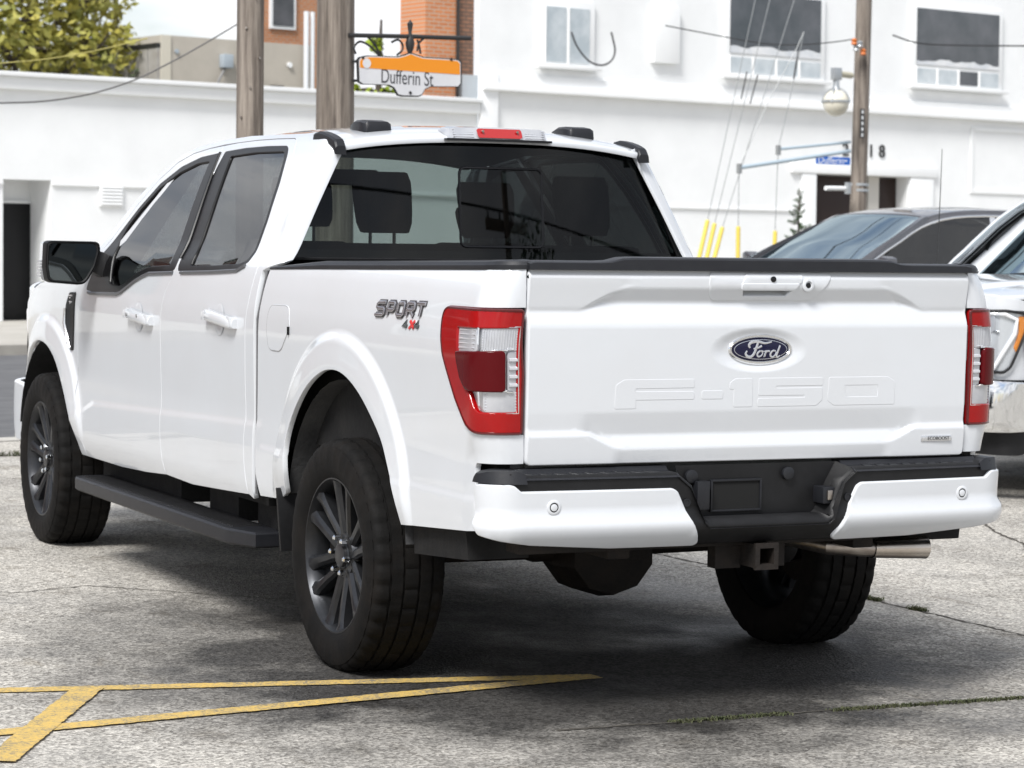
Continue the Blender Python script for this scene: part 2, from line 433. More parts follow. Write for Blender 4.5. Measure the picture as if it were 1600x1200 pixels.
def backglass(x, z): return (x, cabrear(z) + .002 + .05 * (abs(x) / .8) ** 2 - .0, z)
ROOFZ = [(.80, 1.868), (.84, 1.888), (.90, 1.905), (1.0, 1.920), (1.2, 1.932), (1.6, 1.934), (2.0, 1.908), (2.3, 1.868), (2.45, 1.842), (2.6, 1.80)]
def roof(x, y):
    return (x, y, smooth_tab(ROOFZ, y, .05) - .052 * (abs(x) / .66) ** 2.6)
TG_C = [(.80, .002), (.815, .004), (.855, .012), (.900, -.004), (.972, .010), (1.240, .012), (1.252, .009), (1.318, -.016), (1.362, .010), (1.396, .012), (1.420, -.006)]
TG_O = [(.80, .008), (.815, .010), (.902, .016), (.916, .006), (.972, .010), (1.240, .012), (1.252, .009), (1.288, -.006), (1.300, -.002), (1.396, .012), (1.420, -.006)]
def tailgate(x, z):
    a = abs(x) + ((min(max(z, 1.290), 1.375) - 1.297) * 1.9 if z > 1.1 else (.914 - min(max(z, .858), .914)) * 2.0)
    w = sstep(.595, .640, a)
    d = smooth_tab(TG_C, z, .006) * (1 - w) + smooth_tab(TG_O, z, .006) * w
    # wide dished oval round the emblem
    e = math.sqrt((x / .185) ** 2 + ((z - 1.165) / .075) ** 2)
    d -= .012 * (1 - sstep(.55, 1.0, e))
    return (x, -1.143 - d - .012 * (1 - (x / .82) ** 2), z)
BUMP = [(.53, -.055), (.555, -.028), (.59, .004), (.622, .014), (.640, .010), (.664, -.008), (.70, -.006), (.745, -.004), (.80, -.006)]
def bumper(u, z):
    k = 1 if u >= 0 else -1; a = abs(u); r = .12; L = .857
    yL = -1.262 + .045 * (L / .9) ** 2
    d = smooth_tab(BUMP, z, .012)
    if a <= L: P = [a, -1.262 + .045 * (a / .9) ** 2]; n = (0, -1)
    elif a <= L + r * math.pi / 2:
        t = (a - L) / r; P = [L + r * math.sin(t), yL + r - r * math.cos(t)]; n = (math.sin(t), -math.cos(t))
    else: P = [L + r, yL + r + (a - L - r * math.pi / 2)]; n = (1, 0)
    return (k * (P[0] + n[0] * d), P[1] + n[1] * d, z)

# ================================================================ PICKUP TRUCK
def build_wheel_meshes():
    """tyre, rim, lug nut and cap meshes; axle along x, outer face towards -x, centre at the origin"""
    N = 216
    prof = [(.105, .262), (.118, .266), (.128, .280), (.1355, .305), (.1375, .335), (.1350, .362), (.1300, .378), (.1285, .3785), (.1250, .388), (.118, .3965), (.108, .4012), (.0985, .4030),
            (.0800, .4050), (.0795, .3970), (.0705, .3970), (.0700, .4058), (.0330, .4070), (.0325, .3980), (.0235, .3980), (.0230, .4072)]
    full = [(t, r, i) for i, (t, r) in enumerate(prof)] + [(-t, r, i) for i, (t, r) in reversed(list(enumerate(prof)))]
    vs, fs = [], []; m = len(full)
    for k in range(N):
        a = 2 * math.pi * k / N
        for t, r, i in full:
            rr, tt = r, -t
            lug = (k + (2 if t > 0 else 5)) % 6
            if 7 <= i <= 12 and lug in (0, 1): rr -= .0065 if i > 8 else .004
            if 12 <= i <= 19 and rr > .40 and (k + i // 2 * 2) % 6 == 0: rr -= .005
            if 4 <= i <= 6 and k % 6 in (2, 3): rr += .0; tt *= 1.010
            y, z = rr * math.cos(a), rr * math.sin(a)
            if z < -.392: z = -.392 - (-.392 - z) * .12
            vs.append((tt, y, z))
    for k in range(N):
        k2 = (k + 1) % N
        for i in range(m - 1): fs.append((k * m + i, k * m + i + 1, k2 * m + i + 1, k2 * m + i))
    tyre = MB(); tyre.v, tyre.f = vs, fs
    tm = tyre.mesh('tyre', smooth=32)
    rim = MB()
    rim.lathe([(-.100, .266), (-.116, .271), (-.122, .270), (-.122, .265), (-.112, .258), (-.100, .252), (-.080, .247), (-.02, .236), (.06, .232), (.10, .252), (.11, .262)], 72)
    rim.lathe([(-.088, .0), (-.088, .046), (-.084, .050), (-.082, .078), (-.066, .090), (-.03, .088), (.03, .10), (.04, .0)], 36)
    for s in range(6):
        th = R(28) + s * math.pi / 3
        er = Vector((0, math.cos(th), math.sin(th))); et = Vector((0, -math.sin(th), math.cos(th)))
        for sd in (-1, 1):
            loops = []
            for r, o_, w, x in ((.050, .016, .022, -.078), (.10, .0255, .0205, -.086), (.16, .0335, .0200, -.095), (.215, .0425, .0225, -.103), (.240, .048, .028, -.107), (.256, .051, .036, -.113), (.267, .052, .042, -.117)):
                c = er * r + et * sd * o_; lw = w
                loops.append([c + et * lw * sd + Vector((x + .040, 0, 0)), c + et * lw * sd + Vector((x + .006, 0, 0)), c + et * lw * .55 * sd + Vector((x - .003, 0, 0)), c - et * lw * .35 * sd + Vector((x - .001, 0, 0)), c - et * lw * .9 * sd + Vector((x + .010, 0, 0)), c - et * lw * sd + Vector((x + .045, 0, 0))])
            rim.loft(loops)
        rim.loft([[er * r + et * o_ * k + Vector((x + dx, 0, 0)) for k, dx in ((-1, .0), (1, .0), (1, .02), (-1, .02))] for r, o_, x in ((.06, .018, -.066), (.15, .032, -.060), (.24, .05, -.06))])
    rm = rim.mesh('rim', smooth=35)
    disc = MB().lathe([(-.045, .05), (-.045, .17), (-.025, .17), (-.025, .05)], 48); disc.box(-.06, .03, .10, .185, -.09, .09)
    dm = disc.mesh('brake_disc')
    cap = MB().lathe([(-.104, 0), (-.104, .030), (-.100, .041), (-.07, .044)], 28); cm = cap.mesh('hub_cap')
    nut = MB().lathe([(-.024, 0), (-.024, .006), (-.020, .0105), (0, .0105)], 6); nm = nut.mesh('lug_nut', smooth=25)
    for me, m_ in ((tm, RUBBER), (rm, WHEELM), (dm, RUST), (cm, mat('dark_hub_plastic', (.022, .022, .024), .35)), (nm, CHROME)): me.materials.append(m_)
    return tm, rm, dm, cm, nm
WHEEL_PARTS = build_wheel_meshes()
def add_wheel(root, x, y, z, right=False, spin=0.0, steer=0.0):
    tm, rm, dm, cm, nm = WHEEL_PARTS
    w = link_mesh('wheel', rm.copy(), None, root); w.data = rm
    w.matrix_local = Matrix.Translation((x, y, z)) @ Matrix.Rotation((math.pi if right else 0) + steer, 4, 'Z') @ Matrix.Rotation(spin, 4, 'X')
    t = link_mesh('tyre', tm, None, w); t.matrix_local = Matrix.Rotation(-spin, 4, 'X')
    link_mesh('brake_disc', dm, None, w); link_mesh('hub_cap', cm, None, w)
    for k in range(6):
        a = R(-2) + k * math.pi / 3
        n = link_mesh('lug_nut', nm, None, w); n.matrix_local = Matrix.Translation((-.090, .0640 * math.cos(a), .0640 * math.sin(a)))
    return w

# panel outlines on the left side, (y, z) in metres; the right side mirrors them
DOOR_BACK = [(1.225, 1.858), (1.190, 1.835), (1.085, 1.700), (.995, 1.505), (.948, 1.412), (.940, 1.340), (.955, 1.230), (.970, 1.130), (.975, .960), (.968, .790), (.975, .690), (.962, .600), (.930, .512)]
DOOR_SPLIT = [(2.040, 1.848), (1.990, 1.730), (1.912, 1.546), (1.868, 1.415), (1.878, 1.330), (1.932, 1.265), (1.972, 1.185), (1.990, 1.080), (1.988, .880), (1.982, .760), (1.982, .660), (1.965, .575), (1.930, .490)]
FDOOR_FRONT = [(3.080, 1.250), (3.125, 1.190), (3.155, 1.140), (3.180, 1.030), (3.185, .800), (3.155, .660), (3.125, .545), (3.070, .462)]
DOOR_TOP_R = [(1.26, 1.864), (1.45, 1.866), (1.684, 1.864), (1.90, 1.857)]
DOOR_TOP_F = [(2.20, 1.838), (2.371, 1.818), (2.520, 1.780), (2.655, 1.707), (2.785, 1.595), (2.915, 1.455), (3.015, 1.340)]
def off_x(pts, d): return [(a + d, b) for a, b in pts]
SPL = smooth_open(DOOR_SPLIT, 3); BACK = smooth_open(DOOR_BACK, 3); FRT = smooth_open(FDOOR_FRONT, 3)
REAR_DOOR = list(reversed(off_x(BACK, .0035))) + DOOR_TOP_R + off_x(SPL, -.0030) + [(1.60, .482), (1.25, .497)]
FRONT_DOOR = list(reversed(off_x(SPL, .0030))) + DOOR_TOP_F + off_x(FRT, -.0030) + [(2.56, .462), (2.2, .474)]
WIN_F_OUT = [(2.034, 1.822), (2.25, 1.806), (2.445, 1.766), (2.62, 1.692), (2.75, 1.588), (2.88, 1.452), (2.980, 1.330), (3.052, 1.240), (3.060, 1.212), (2.98, 1.206), (2.585, 1.216), (2.535, 1.226), (2.36, 1.283), (2.29, 1.300), (2.20, 1.316), (1.898, 1.328), (1.877, 1.345), (1.875, 1.415), (1.918, 1.546), (1.996, 1.730)]
WIN_F_GLASS = [(2.110, 1.788), (2.25, 1.780), (2.43, 1.742), (2.60, 1.672), (2.72, 1.575), (2.79, 1.50), (2.800, 1.44), (2.735, 1.25), (2.60, 1.243), (2.545, 1.250), (2.36, 1.312), (2.28, 1.328), (2.19, 1.340), (1.965, 1.350), (1.965, 1.38), (2.040, 1.58), (2.085, 1.70)]
WIN_R_OUT = [(1.984, 1.826), (1.75, 1.838), (1.50, 1.842), (1.285, 1.840), (1.246, 1.826), (1.215, 1.795), (1.144, 1.690), (1.082, 1.546), (1.048, 1.425), (1.062, 1.385), (1.146, 1.357), (1.442, 1.343), (1.845, 1.329), (1.860, 1.345), (1.862, 1.415), (1.906, 1.546), (1.984, 1.730)]
WIN_R_GLASS = [(1.885, 1.806), (1.60, 1.818), (1.285, 1.818), (1.245, 1.790), (1.180, 1.690), (1.112, 1.546), (1.078, 1.425), (1.098, 1.392), (1.160, 1.376), (1.44, 1.362), (1.715, 1.354), (1.720, 1.40), (1.775, 1.546), (1.835, 1.690)]
LIGHT_OUT = [(-.862, 1.290), (-.842, 1.279), (-.836, 1.255), (-.846, 1.187), (-.860, 1.143), (-.896, 1.090), (-.956, 1.009), (-1.016, .948), (-1.043, .925), (-1.068, .914), (-1.092, .911)]
def bed_end(z, x=.824):
    h = half(-1.19, z); h = h - .02 * (1 - sstep(.80, .93, z)); return -1.04 - (.1 * math.pi / 2 + (h - .1 - x))
FUEL = [(.702, 1.236), (.548, 1.239), (.520, 1.230), (.505, 1.155), (.578, 1.083), (.604, 1.071), (.690, 1.071), (.718, 1.083), (.736, 1.144), (.728, 1.200)]
ARCH = smooth_open([(.505, .560), (.486, .640), (.487, .730), (.447, .815), (.366, .899), (.262, .972), (.144, 1.022), (.049, 1.039), (-.045, 1.036), (-.136, 1.011), (-.224, .969), (-.311, .910), (-.397, .838), (-.463, .752), (-.528, .648), (-.552, .566)], 3)
FARCH = smooth_open([(4.160, .700), (4.110, .790), (3.990, .885), (3.860, .936), (3.747, .953), (3.612, .940), (3.492, .889), (3.394, .806), (3.300, .715), (3.240, .630), (3.190, .530), (3.160, .462)], 3)
def oz(o): return lambda c: (c.x, (c.y + .3) if c.y < -.3 else 0, 0)
BED_HINT = lambda c: (c.x, c.y if c.y < -.9 else 0, 0)

def body_feat():
    out = []
    for i in range(170):
        y = -1.2 + i * .0255
        zc = .722 + (2.943 - y) * .0355 if y < 2.943 else max(.60, .722 - (y - 2.943) * .28)
        if y < .8: zc = .715
        out += [(y, zc + d) for d in (-.028, -.023, -.018, -.013, -.008, -.003, .002, .007)]
    for cy, cz, rx, rz in ((.02, .50, .52, .545), (3.69, .46, .49, .50)):
        for e in (1.06, 1.11, 1.15, 1.165, 1.18, 1.195, 1.21, 1.225, 1.24, 1.255):
            for k in range(150):
                t = math.pi * k / 149; out.append((cy + rx * e * math.cos(t), cz + rz * e * math.sin(t)))
            for k in range(10):
                z = cz - .022 * k
                out += [(cy - rx * e, z), (cy + rx * e, z)]
    return out
FEAT = body_feat()
def build_pickup(label, front_bumper_mat):
    root = thing('pickup_truck', label, 'pickup truck')
    SIDE = dict(step=.035, hint=BED_HINT, feat=FEAT, rnd=.0014)
    # ---- bed sides
    lz = [p[1] for p in LIGHT_OUT]
    o = [(.800, .520), (.842, .600), (.845, .803), (.826, 1.176), (.800, 1.366), (-.245, 1.393), (-.747, 1.406), (-1.10, 1.415), (bed_end(1.417), 1.417), (bed_end(1.36), 1.36), (bed_end(1.30), 1.300)]
    o += [(-.862, 1.2965)] + [(a + .0065, b) for a, b in LIGHT_OUT[1:8]] + [(-1.045, .9175), (-1.070, .9070), (-1.094, .9045), (bed_end(.904), .9045), (bed_end(.82), .817), (-1.055, .815), (-1.042, .800), (-1.066, .604)]
    o += list(reversed(ARCH)) + [(.56, .535), (.64, .528)]
    bl = panel('bed_side', WHITE, root, o, bedside, **SIDE)
    mirror_mesh(bl, 'bed_side', root)
    fd = panel('fuel_door', WHITE, bl, rounded(FUEL, .02), bedside, step=.03, hint=LEFT, off=.0025, rnd=.003, flange=.004)
    loop = [Vector(bedside(a, b)) + Vector((-.0012, 0, 0)) for a, b in resample(rounded(FUEL, .02), .02)]
    gap = MB().tube(loop + [loop[0]], .0017, 6, False); gap.build('fuel_door_gap', mat('gap_grey', (.22, .22, .22), .6), bl)
    MB().tube([(-.972, .5085, 1.135), (-.972, .509, 1.165)], .006, 8).build('release_slot', GLOSSB, bl)
    # raised script badge: five slanted block letters, the drive mark under them
    def bsurf(u, v):                   # u along the word towards the tail, v up, both in metres, leaning forwards
        return bedside(-.292 - u + -.16 * v, 1.2435 + v + .022 * u)
    def glyph(strokes, x, w, h): return [[(x + a * w, b * h) for a, b in s] for s in strokes]
    G = {'S': [[(1, 1), (.15, 1), (0, .88), (0, .6), (.12, .52), (.9, .5), (1, .4), (1, .12), (.88, 0), (-.05, 0)]], 'P': [[(0, 0), (0, 1)], [(0, 1), (.85, 1), (1, .88), (1, .5), (.85, .4), (0, .4)]],
         'O': [[(.15, 0), (0, .12), (0, .88), (.15, 1), (.85, 1), (1, .88), (1, .12), (.85, 0), (.15, 0)]], 'R': [[(0, 0), (0, 1)], [(0, 1), (.85, 1), (1, .88), (1, .55), (.85, .45), (0, .45)], [(.5, .45), (1, 0)]],
         'T': [[(-.1, 1), (1.1, 1)], [(.5, 1), (.5, 0)]], '4': [[(.7, 0), (.7, 1), (0, .3), (1, .3)]], 'x': [[(0, 0), (1, 1)], [(0, 1), (1, 0)]]}
    bd = MB(); bs = MB()
    x = .0
    for ch, w in (('S', .066), ('P', .052), ('O', .054), ('R', .054), ('T', .050)):
        for s in glyph(G[ch], x, w, .042):
            ribbon(bs, s, .0185, bsurf, LEFT, .004, .001); ribbon(bd, s, .0115, bsurf, LEFT, .006, .003)
        x += w + .0265
    bg = bs.build('badge', mat('badge_border', (.09, .085, .09), .25, metal=.6), bl)
    bd.build('badge_letter_face', mat('badge_silver', (.42, .41, .43), .22, metal=.85), bl)
    b4, bx = MB(), MB()
    for ch, x, mb in (('4', .236, 0), ('x', .291, bx), ('4', .330, 0)):
        for s in glyph(G[ch], x, .036, .024): ribbon(mb or b4, s, .010, lambda u, v: bsurf(u, v - .040), LEFT, .004, .001)
        if ch == '4': b4.build('badge_numeral', mat('badge_dark', (.10, .11, .11), .3, metal=.5), bl); b4 = MB()
    bx.build('badge_cross', mat('badge_red', (.55, .02, .02), .3, coat=.5), bl)
    # ---- bed rail caps
    rp = []
    for y, z in [(.800, 1.366), (.3, 1.380), (-.245, 1.393), (-.747, 1.406), (-1.02, 1.413)]:
        xx = half(y, z); rp.append((-xx, y, z, -1, 0))
    for k in range(1, 6):
        a = k / 5 * math.pi / 2; h = half(-1.04, 1.415); rp.append((-(h - .1) - .1 * math.cos(a), -1.04 - .1 * math.sin(a), 1.415 + .003 * k / 5, -math.cos(a), -math.sin(a)))
    loops = []
    for k, (px, py, pz, nx, ny) in enumerate(rp):
        f = .35 if k == 0 else 1
        inn = .10 if k < 6 else .06
        loops.append([(px + nx * .004, py + ny * .004, pz), (px + nx * .004, py + ny * .004, pz + .013 * f), (px - nx * .004, py - ny * .004, pz + .024 * f), (px - nx * .02, py - ny * .02, pz + .029 * f), (px - nx * inn, py - ny * inn, pz + .029 * f), (px - nx * inn, py - ny * inn, pz)])
    rc = MB().loft(loops).build('bed_rail_cap', CAPP, root, smooth=30)
    mirror_mesh(rc, 'bed_rail_cap', root)
    # ---- bed box inside
    bb = MB().box(-.86, .86, -1.06, .78, .70, .74); bb.box(-.875, -.83, -1.06, .78, .74, 1.372); bb.box(.83, .875, -1.06, .78, .74, 1.372); bb.box(-.83, .83, .745, .78, .74, 1.36)
    bb.build('bed_liner', DARKM, root)
    cv = MB().box(-.80, .80, -1.04, .70, 1.352, 1.366)
    cv.box(-.865, -.795, -1.0, .735, 1.37, 1.408); cv.box(.795, .865, -1.0, .735, 1.37, 1.408)
    # ---- tailgate
    zr = sorted(set([round(a, 4) for t in (TG_C, TG_O) for z, _ in t if .812 < z < 1.415 for a in (z - .006, z, z + .006)] + [round(.83 + .02 * k, 4) for k in range(29)]))
    zr = [z for i, z in enumerate(zr) if i == 0 or z - zr[i - 1] > .0025]
    POCKET = [(-.070, 1.374), (.142, 1.374), (.102, 1.334), (-.060, 1.334)]
    tgo = rounded([(-.8150, .815), (.8090, .811), (.8150, 1.416), (-.8140, 1.418)], .012)
    TH = lambda c: REAR
    tg = panel('tailgate', WHITE, root, tgo, tailgate, holes=[[(-.076, 1.3765), (.148, 1.3765), (.108, 1.3315), (-.066, 1.3315)]], step=.022, rows=zr, cols=np.arange(-.805, .81, .022), hint=REAR, rnd=.005, flange=.04, feat=[(.185 * e * math.cos(2 * math.pi * k / 90), 1.165 + .075 * e * math.sin(2 * math.pi * k / 90)) for e in (.56, .64, .72, .80, .88, .95, 1.0) for k in range(90)] + [(s * (.585 + .006 * j - ((min(max(z, 1.290), 1.375) - 1.297) * 1.9 if z > 1.1 else (.914 - min(max(z, .858), .914)) * 2.0)), z) for s in (-1, 1) for j in range(11) for z in np.concatenate([np.arange(.82, .925, .006), np.arange(1.262, 1.41, .006)])])
    def lift(d): return lambda x, z: tuple(Vector(tailgate(x, z)) + Vector((0, -d, 0)))
    bz = panel('handle_bezel', WHITE, tg, rounded([(-.183, 1.412), (.268, 1.412), (.252, 1.379), (.201, 1.325), (-.165, 1.325), (-.176, 1.333), (-.189, 1.373)], .008), lift(.004), holes=[POCKET], step=.02, hint=REAR, rnd=.003, flange=.004)
    pk = MB()
    a = [Vector(tailgate(x, z)) + Vector((0, -.001, 0)) for x, z in POCKET]; b = [p + Vector((.0, .045, -.002)) for p in a]
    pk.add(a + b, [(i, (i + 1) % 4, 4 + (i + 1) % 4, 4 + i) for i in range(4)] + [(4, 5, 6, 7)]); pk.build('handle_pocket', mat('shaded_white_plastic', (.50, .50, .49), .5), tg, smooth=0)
    panel('pull_handle', WHITE, tg, rounded([(-.054, 1.4095), (.155, 1.4095), (.150, 1.384), (.140, 1.378), (-.068, 1.378)], .004), lift(.0075), step=.02, hint=REAR, rnd=.003, flange=.004)
    panel('pull_lip', WHITE, tg, rounded([(-.071, 1.376), (.139, 1.376), (.122, 1.357), (-.071, 1.357)], .003), lift(.012), step=.02, hint=REAR, rnd=.003, flange=.022)
    for nm, (cx, cz), rings, m_ in (('key_lock_ring', (.176, 1.374), [(.0225, 0), (.0225, .008), (.020, .010), (.0125, .010), (.011, .006), (0, .006)], WHITE), ('key_lock', (.176, 1.373), [(.0085, .005), (.0085, .0085), (.006, .0095), (0, .0095)], GLOSSB), ('rear_camera', (.042, 1.392), [(.0095, .006), (.0095, .0105), (.007, .012), (0, .0125)], GLOSSB)):
        mb = MB().lathe([(d, r) for r, d in rings], 24, Vector(tailgate(cx, cz)), (0, -1, .05)); mb.build(nm, m_, tg)
    # stamped figures: low plates with soft rims
    GL = {'F': [(-.518, .984), (-.514, 1.057), (-.486, 1.073), (-.237, 1.073), (-.236, 1.048), (-.447, 1.047), (-.447, 1.035), (-.237, 1.034), (-.236, 1.011), (-.446, 1.011), (-.445, .984)],
          'dash': [(-.206, 1.035), (-.131, 1.035), (-.132, 1.011), (-.207, 1.011)], '1': [(-.103, 1.061), (-.084, 1.073), (-.023, 1.073), (-.022, .984), (-.090, .984), (-.089, 1.041), (-.106, 1.041)],
          '5': [(.004, 1.073), (.244, 1.073), (.245, 1.050), (.066, 1.050), (.067, 1.040), (.243, 1.040), (.243, 1.002), (.220, .984), (.0, .984), (.001, 1.008), (.177, 1.008), (.178, 1.019), (.002, 1.020)],
          '0': [(.270, 1.073), (.497, 1.073), (.527, 1.057), (.526, .984), (.290, .984), (.265, 1.000)]}
    for k, ol in GL.items():
        panel('stamped_figure', WHITE, tg, rounded(ol, .004, 2), lift(.0012), holes=[[(.330, 1.049), (.462, 1.049), (.460, 1.008), (.331, 1.008)]] if k == '0' else (), step=.03, hint=REAR, rnd=.0035, flange=.0)
    # oval emblem
    ec, ea, eb = (.0095, 1.1665), .1195, .0500
    def em(a, b, d): return [Vector((ec[0] + a * math.cos(t), Vector(tailgate(*ec)).y - d, ec[1] + b * math.sin(t))) for t in [2 * math.pi * k / 64 for k in range(64)]]
    MB().loft([em(ea, eb, -.006), em(ea, eb, .003), em(ea - .004, eb - .004, .007), em(ea - .010, eb - .010, .007), em(ea - .014, eb - .0135, .003)], True, False).build('emblem_ring', CHROME, tg)
    MB().loft([em(ea - .013, eb - .0125, .001), em(ea - .014, eb - .0135, .0042), em(ea * .5, eb * .5, .0062), em(.001, .001, .0066)]).build('emblem_plate', NAVY, tg)
    e2 = MB().loft([em(ea - .0205, eb - .0178, .003), em(ea - .0205, eb - .0178, .0058), em(ea - .0222, eb - .0195, .0060), em(ea - .0222, eb - .0195, .003)], True, False); e2.build('emblem_pinstripe', SILVER, tg)
    sc = MB(); esf = lambda u, v: (ec[0] + (u - .0095) * 1.06, Vector(tailgate(*ec)).y - .0058, ec[1] - .0005 + (v - 1.1655) * 1.06)
    for pts, ws in (([(-.029, 1.171), (-.033, 1.179), (-.024, 1.188), (-.001, 1.190), (.023, 1.185), (.047, 1.189)], [.005, .008, .009, .008, .006, .004]),
                    ([(-.001, 1.188), (-.007, 1.171), (-.015, 1.153), (-.026, 1.144), (-.039, 1.146), (-.044, 1.154), (-.039, 1.162)], [.007, .008, .008, .008, .008, .007, .004]),
                    ([(-.017, 1.168), (-.001, 1.171), (.012, 1.177)], [.004, .005, .007]), ([(.008, 1.162), (-.001, 1.156), (-.003, 1.148), (.003, 1.144), (.012, 1.148), (.016, 1.156), (.011, 1.162), (.018, 1.160), (.027, 1.161)], [.005, .006, .006, .005, .004, .004, .004, .003, .003]),
                    ([(.029, 1.163), (.025, 1.153), (.022, 1.143), (.025, 1.154), (.033, 1.161), (.041, 1.160)], [.005, .006, .006, .004, .005, .006]), ([(.062, 1.161), (.052, 1.162), (.044, 1.154), (.044, 1.146), (.051, 1.143), (.060, 1.149), (.064, 1.159)], [.004, .005, .006, .006, .005, .004, .003]),
                    ([(.077, 1.178), (.070, 1.161), (.065, 1.147), (.068, 1.142), (.077, 1.147)], [.006, .006, .006, .005, .003])):
        full = smooth_open(pts, 4); wsf = [ws[min(len(ws) - 1, i // 4)] + (ws[min(len(ws) - 1, i // 4 + 1)] - ws[min(len(ws) - 1, i // 4)]) * (i % 4) / 4 for i in range(len(full))]
        ribbon(sc, full, wsf, esf, REAR, .002, 0)
    sc.build('emblem_script', SILVER, tg)
    # engine badge: bright bar with dark letters
    yb = Vector(tailgate(.696, .866)).y
    MB().box(.636, .757, yb - .004, yb + .004, .857, .8755).build('engine_badge', SILVER, tg, bevel=.0015)
    tmx = text_mesh('engine_badge_letters', 'ECOBOOST', .0165, .0004, 1.0)
    link_mesh('engine_badge_letters', tmx, mat('badge_ink', (.05, .05, .05), .5), tg, matrix=Matrix.Translation((.706, yb - .0046, .8662)) @ Matrix.Rotation(R(90), 4, 'X'))
    # tailgate cap with its raised middle
    loops = []
    for x in [-.822, -.80, -.70, -.58, -.54, -.50, -.46, -.40, -.2, 0, .2, .40, .46, .50, .54, .58, .70, .80, .822]:
        h = .024 + .014 * (1 - sstep(.48, .56, abs(x))); y0 = -1.150 - .012 * (1 - (x / .82) ** 2)
        if abs(x) > .81: h *= .8
        loops.append([(x, y0 - .004, 1.4165), (x, y0 - .012, 1.4185), (x, y0 - .010, 1.4185 + h * .85), (x, y0 - .002, 1.4185 + h), (x, y0 + .05, 1.4185 + h + .003), (x, y0 + .095, 1.4185 + h - .006), (x, y0 + .095, 1.4165)])
    MB().loft(loops).build('tailgate_cap', CAPP, root, smooth=25)
    MB().box(-.80, .80, -1.115, -1.075, .86, 1.41).build('tailgate_inner_panel', DARKM, root)
    # ---- tail lamps
    IN = [(-.951, 1.236), (-1.2225, 1.240), (-1.2225, .973), (-1.092, .970), (-1.070, .984), (-1.029, 1.047), (-.981, 1.124), (-.962, 1.153)]
    def bse(d): return lambda y, z: tuple(Vector(bedside(y, z)) + Vector((-1, -.9 if y < -1.04 else -.15, 0)).normalized() * d)
    tlo = list(LIGHT_OUT) + [(bed_end(.911, .829), .911), (bed_end(1.1, .829), 1.1), (bed_end(1.290, .829), 1.290)]
    TK = dict(step=.02, hint=BED_HINT)
    def lamp(side_parent):
        tl = panel('tail_lamp', REDL, root, rounded(tlo, .010, 3), bse(.008), holes=[rounded(IN, .008, 2)], rnd=.004, flange=.018, **TK)
        panel('lamp_housing', mat('lamp_reflector', (.55, .56, .57), .25, metal=.7), tl, [(a, b) for a, b in IN], bse(-.014), rnd=.001, flange=0, **TK)
        panel('stop_lens', REDD, tl, rounded([(-.971, 1.154), (-1.176, 1.162), (-1.181, 1.154), (-1.181, 1.050), (-1.176, 1.044), (-1.045, 1.043), (-1.003, 1.078), (-.981, 1.124)], .005, 2), bse(.017), rnd=.005, flange=.02, **TK)
        for nm, ol in (('upper_lens', [(-1.098, 1.234), (-1.2165, 1.235), (-1.2165, 1.168), (-1.101, 1.164)]), ('upper_reflector', [(-.958, 1.234), (-1.074, 1.235), (-1.078, 1.163), (-.968, 1.156)]), ('side_lens', [(-1.186, 1.160), (-1.2165, 1.162), (-1.2165, 1.044), (-1.186, 1.045)]), ('reverse_lens', [(-1.107, 1.039), (-1.2165, 1.039), (-1.2165, .978), (-1.113, .977), (-1.107, .984)])):
            panel(nm, CLEARL, tl, rounded(ol, .003, 2), bse(.0), rnd=.003, flange=.012, **TK)
        eo = resample(rounded(tlo, .010, 3), .02)
        MB().tube([bse(.0055)(*q_) for q_ in eo + [eo[0]]], .0052, 6, False).build('lamp_edge', mat('lamp_edge_red', (.085, .001, .0015), .2, coat=.4), tl)
        ch = MB()
        for path in ([(-1.083, 1.238), (-1.088, 1.165)], [(-1.090, 1.040), (-1.094, .980)], [(-1.098, 1.1635), (-1.183, 1.168), (-1.186, 1.172), (-1.2215, 1.172)], [(-1.105, 1.0410), (-1.181, 1.041), (-1.188, 1.038), (-1.2215, 1.038)], [(-.952, 1.236), (-1.2215, 1.240), (-1.2215, .973), (-1.092, .970), (-1.070, .984), (-1.029, 1.047), (-.981, 1.124), (-.962, 1.153), (-.952, 1.236)]):
            ch.tube([bse(.004)(*q) for q in resample(path, .02)[:max(2, len(resample(path, .02)) - (0 if path[0] == path[-1] else int(math.hypot(path[-1][0] - path[0][0], path[-1][1] - path[0][1]) / .02) + 1))]] , .0032, 6)
        ch.build('chrome_divider', CHROME, tl)
        gr = MB()                                     # moulded ribs of the clear lenses
        for k in range(9): gr.tube([bse(.0015)(-1.100, 1.169 + k * .0078), bse(.0015)(-1.2150, 1.170 + k * .0078)], .0012, 5)
        for k in range(13): gr.tube([bse(.0015)(-1.104 - k * .0082, 1.169), bse(.0015)(-1.104 - k * .0082, 1.232)], .0010, 5)
        for k in range(7): gr.tube([bse(.0015)(-1.112, .983 + k * .009), bse(.0015)(-1.2150, .983 + k * .009)], .0016, 5)
        for k in range(5): gr.tube([bse(.0015)(-.97, 1.17 + k * .014), bse(.0015)(-1.07, 1.172 + k * .014)], .0022, 5)
        for k in range(4): gr.tube([bse(.002)(-1.189, 1.06 + k * .026), bse(.002)(-1.2165, 1.06 + k * .026)], .0065, 6)
        stuff(gr.build('lens_ribs', mat('lens_rib', (.62, .63, .66), .2, metal=.3, coat=.6), tl))
        return tl
    tl = lamp(bl)
    tr = mirror_mesh(tl, 'tail_lamp', root)
    for c in list(tl.children): mirror_mesh(c, c.name.split('.')[0], tr)
    for s in (-1, 1):
        MB().box(min(s * .80, s * .86), max(s * .80, s * .86), -1.122, -1.09, .815, 1.412).build('tailgate_seal', mat('seal_black', (.006, .006, .006), .8), root)
    # ---- doors
    rd = panel('rear_door', WHITE, root, REAR_DOOR, side, holes=[rounded(WIN_R_OUT, .012, 2)], **SIDE)
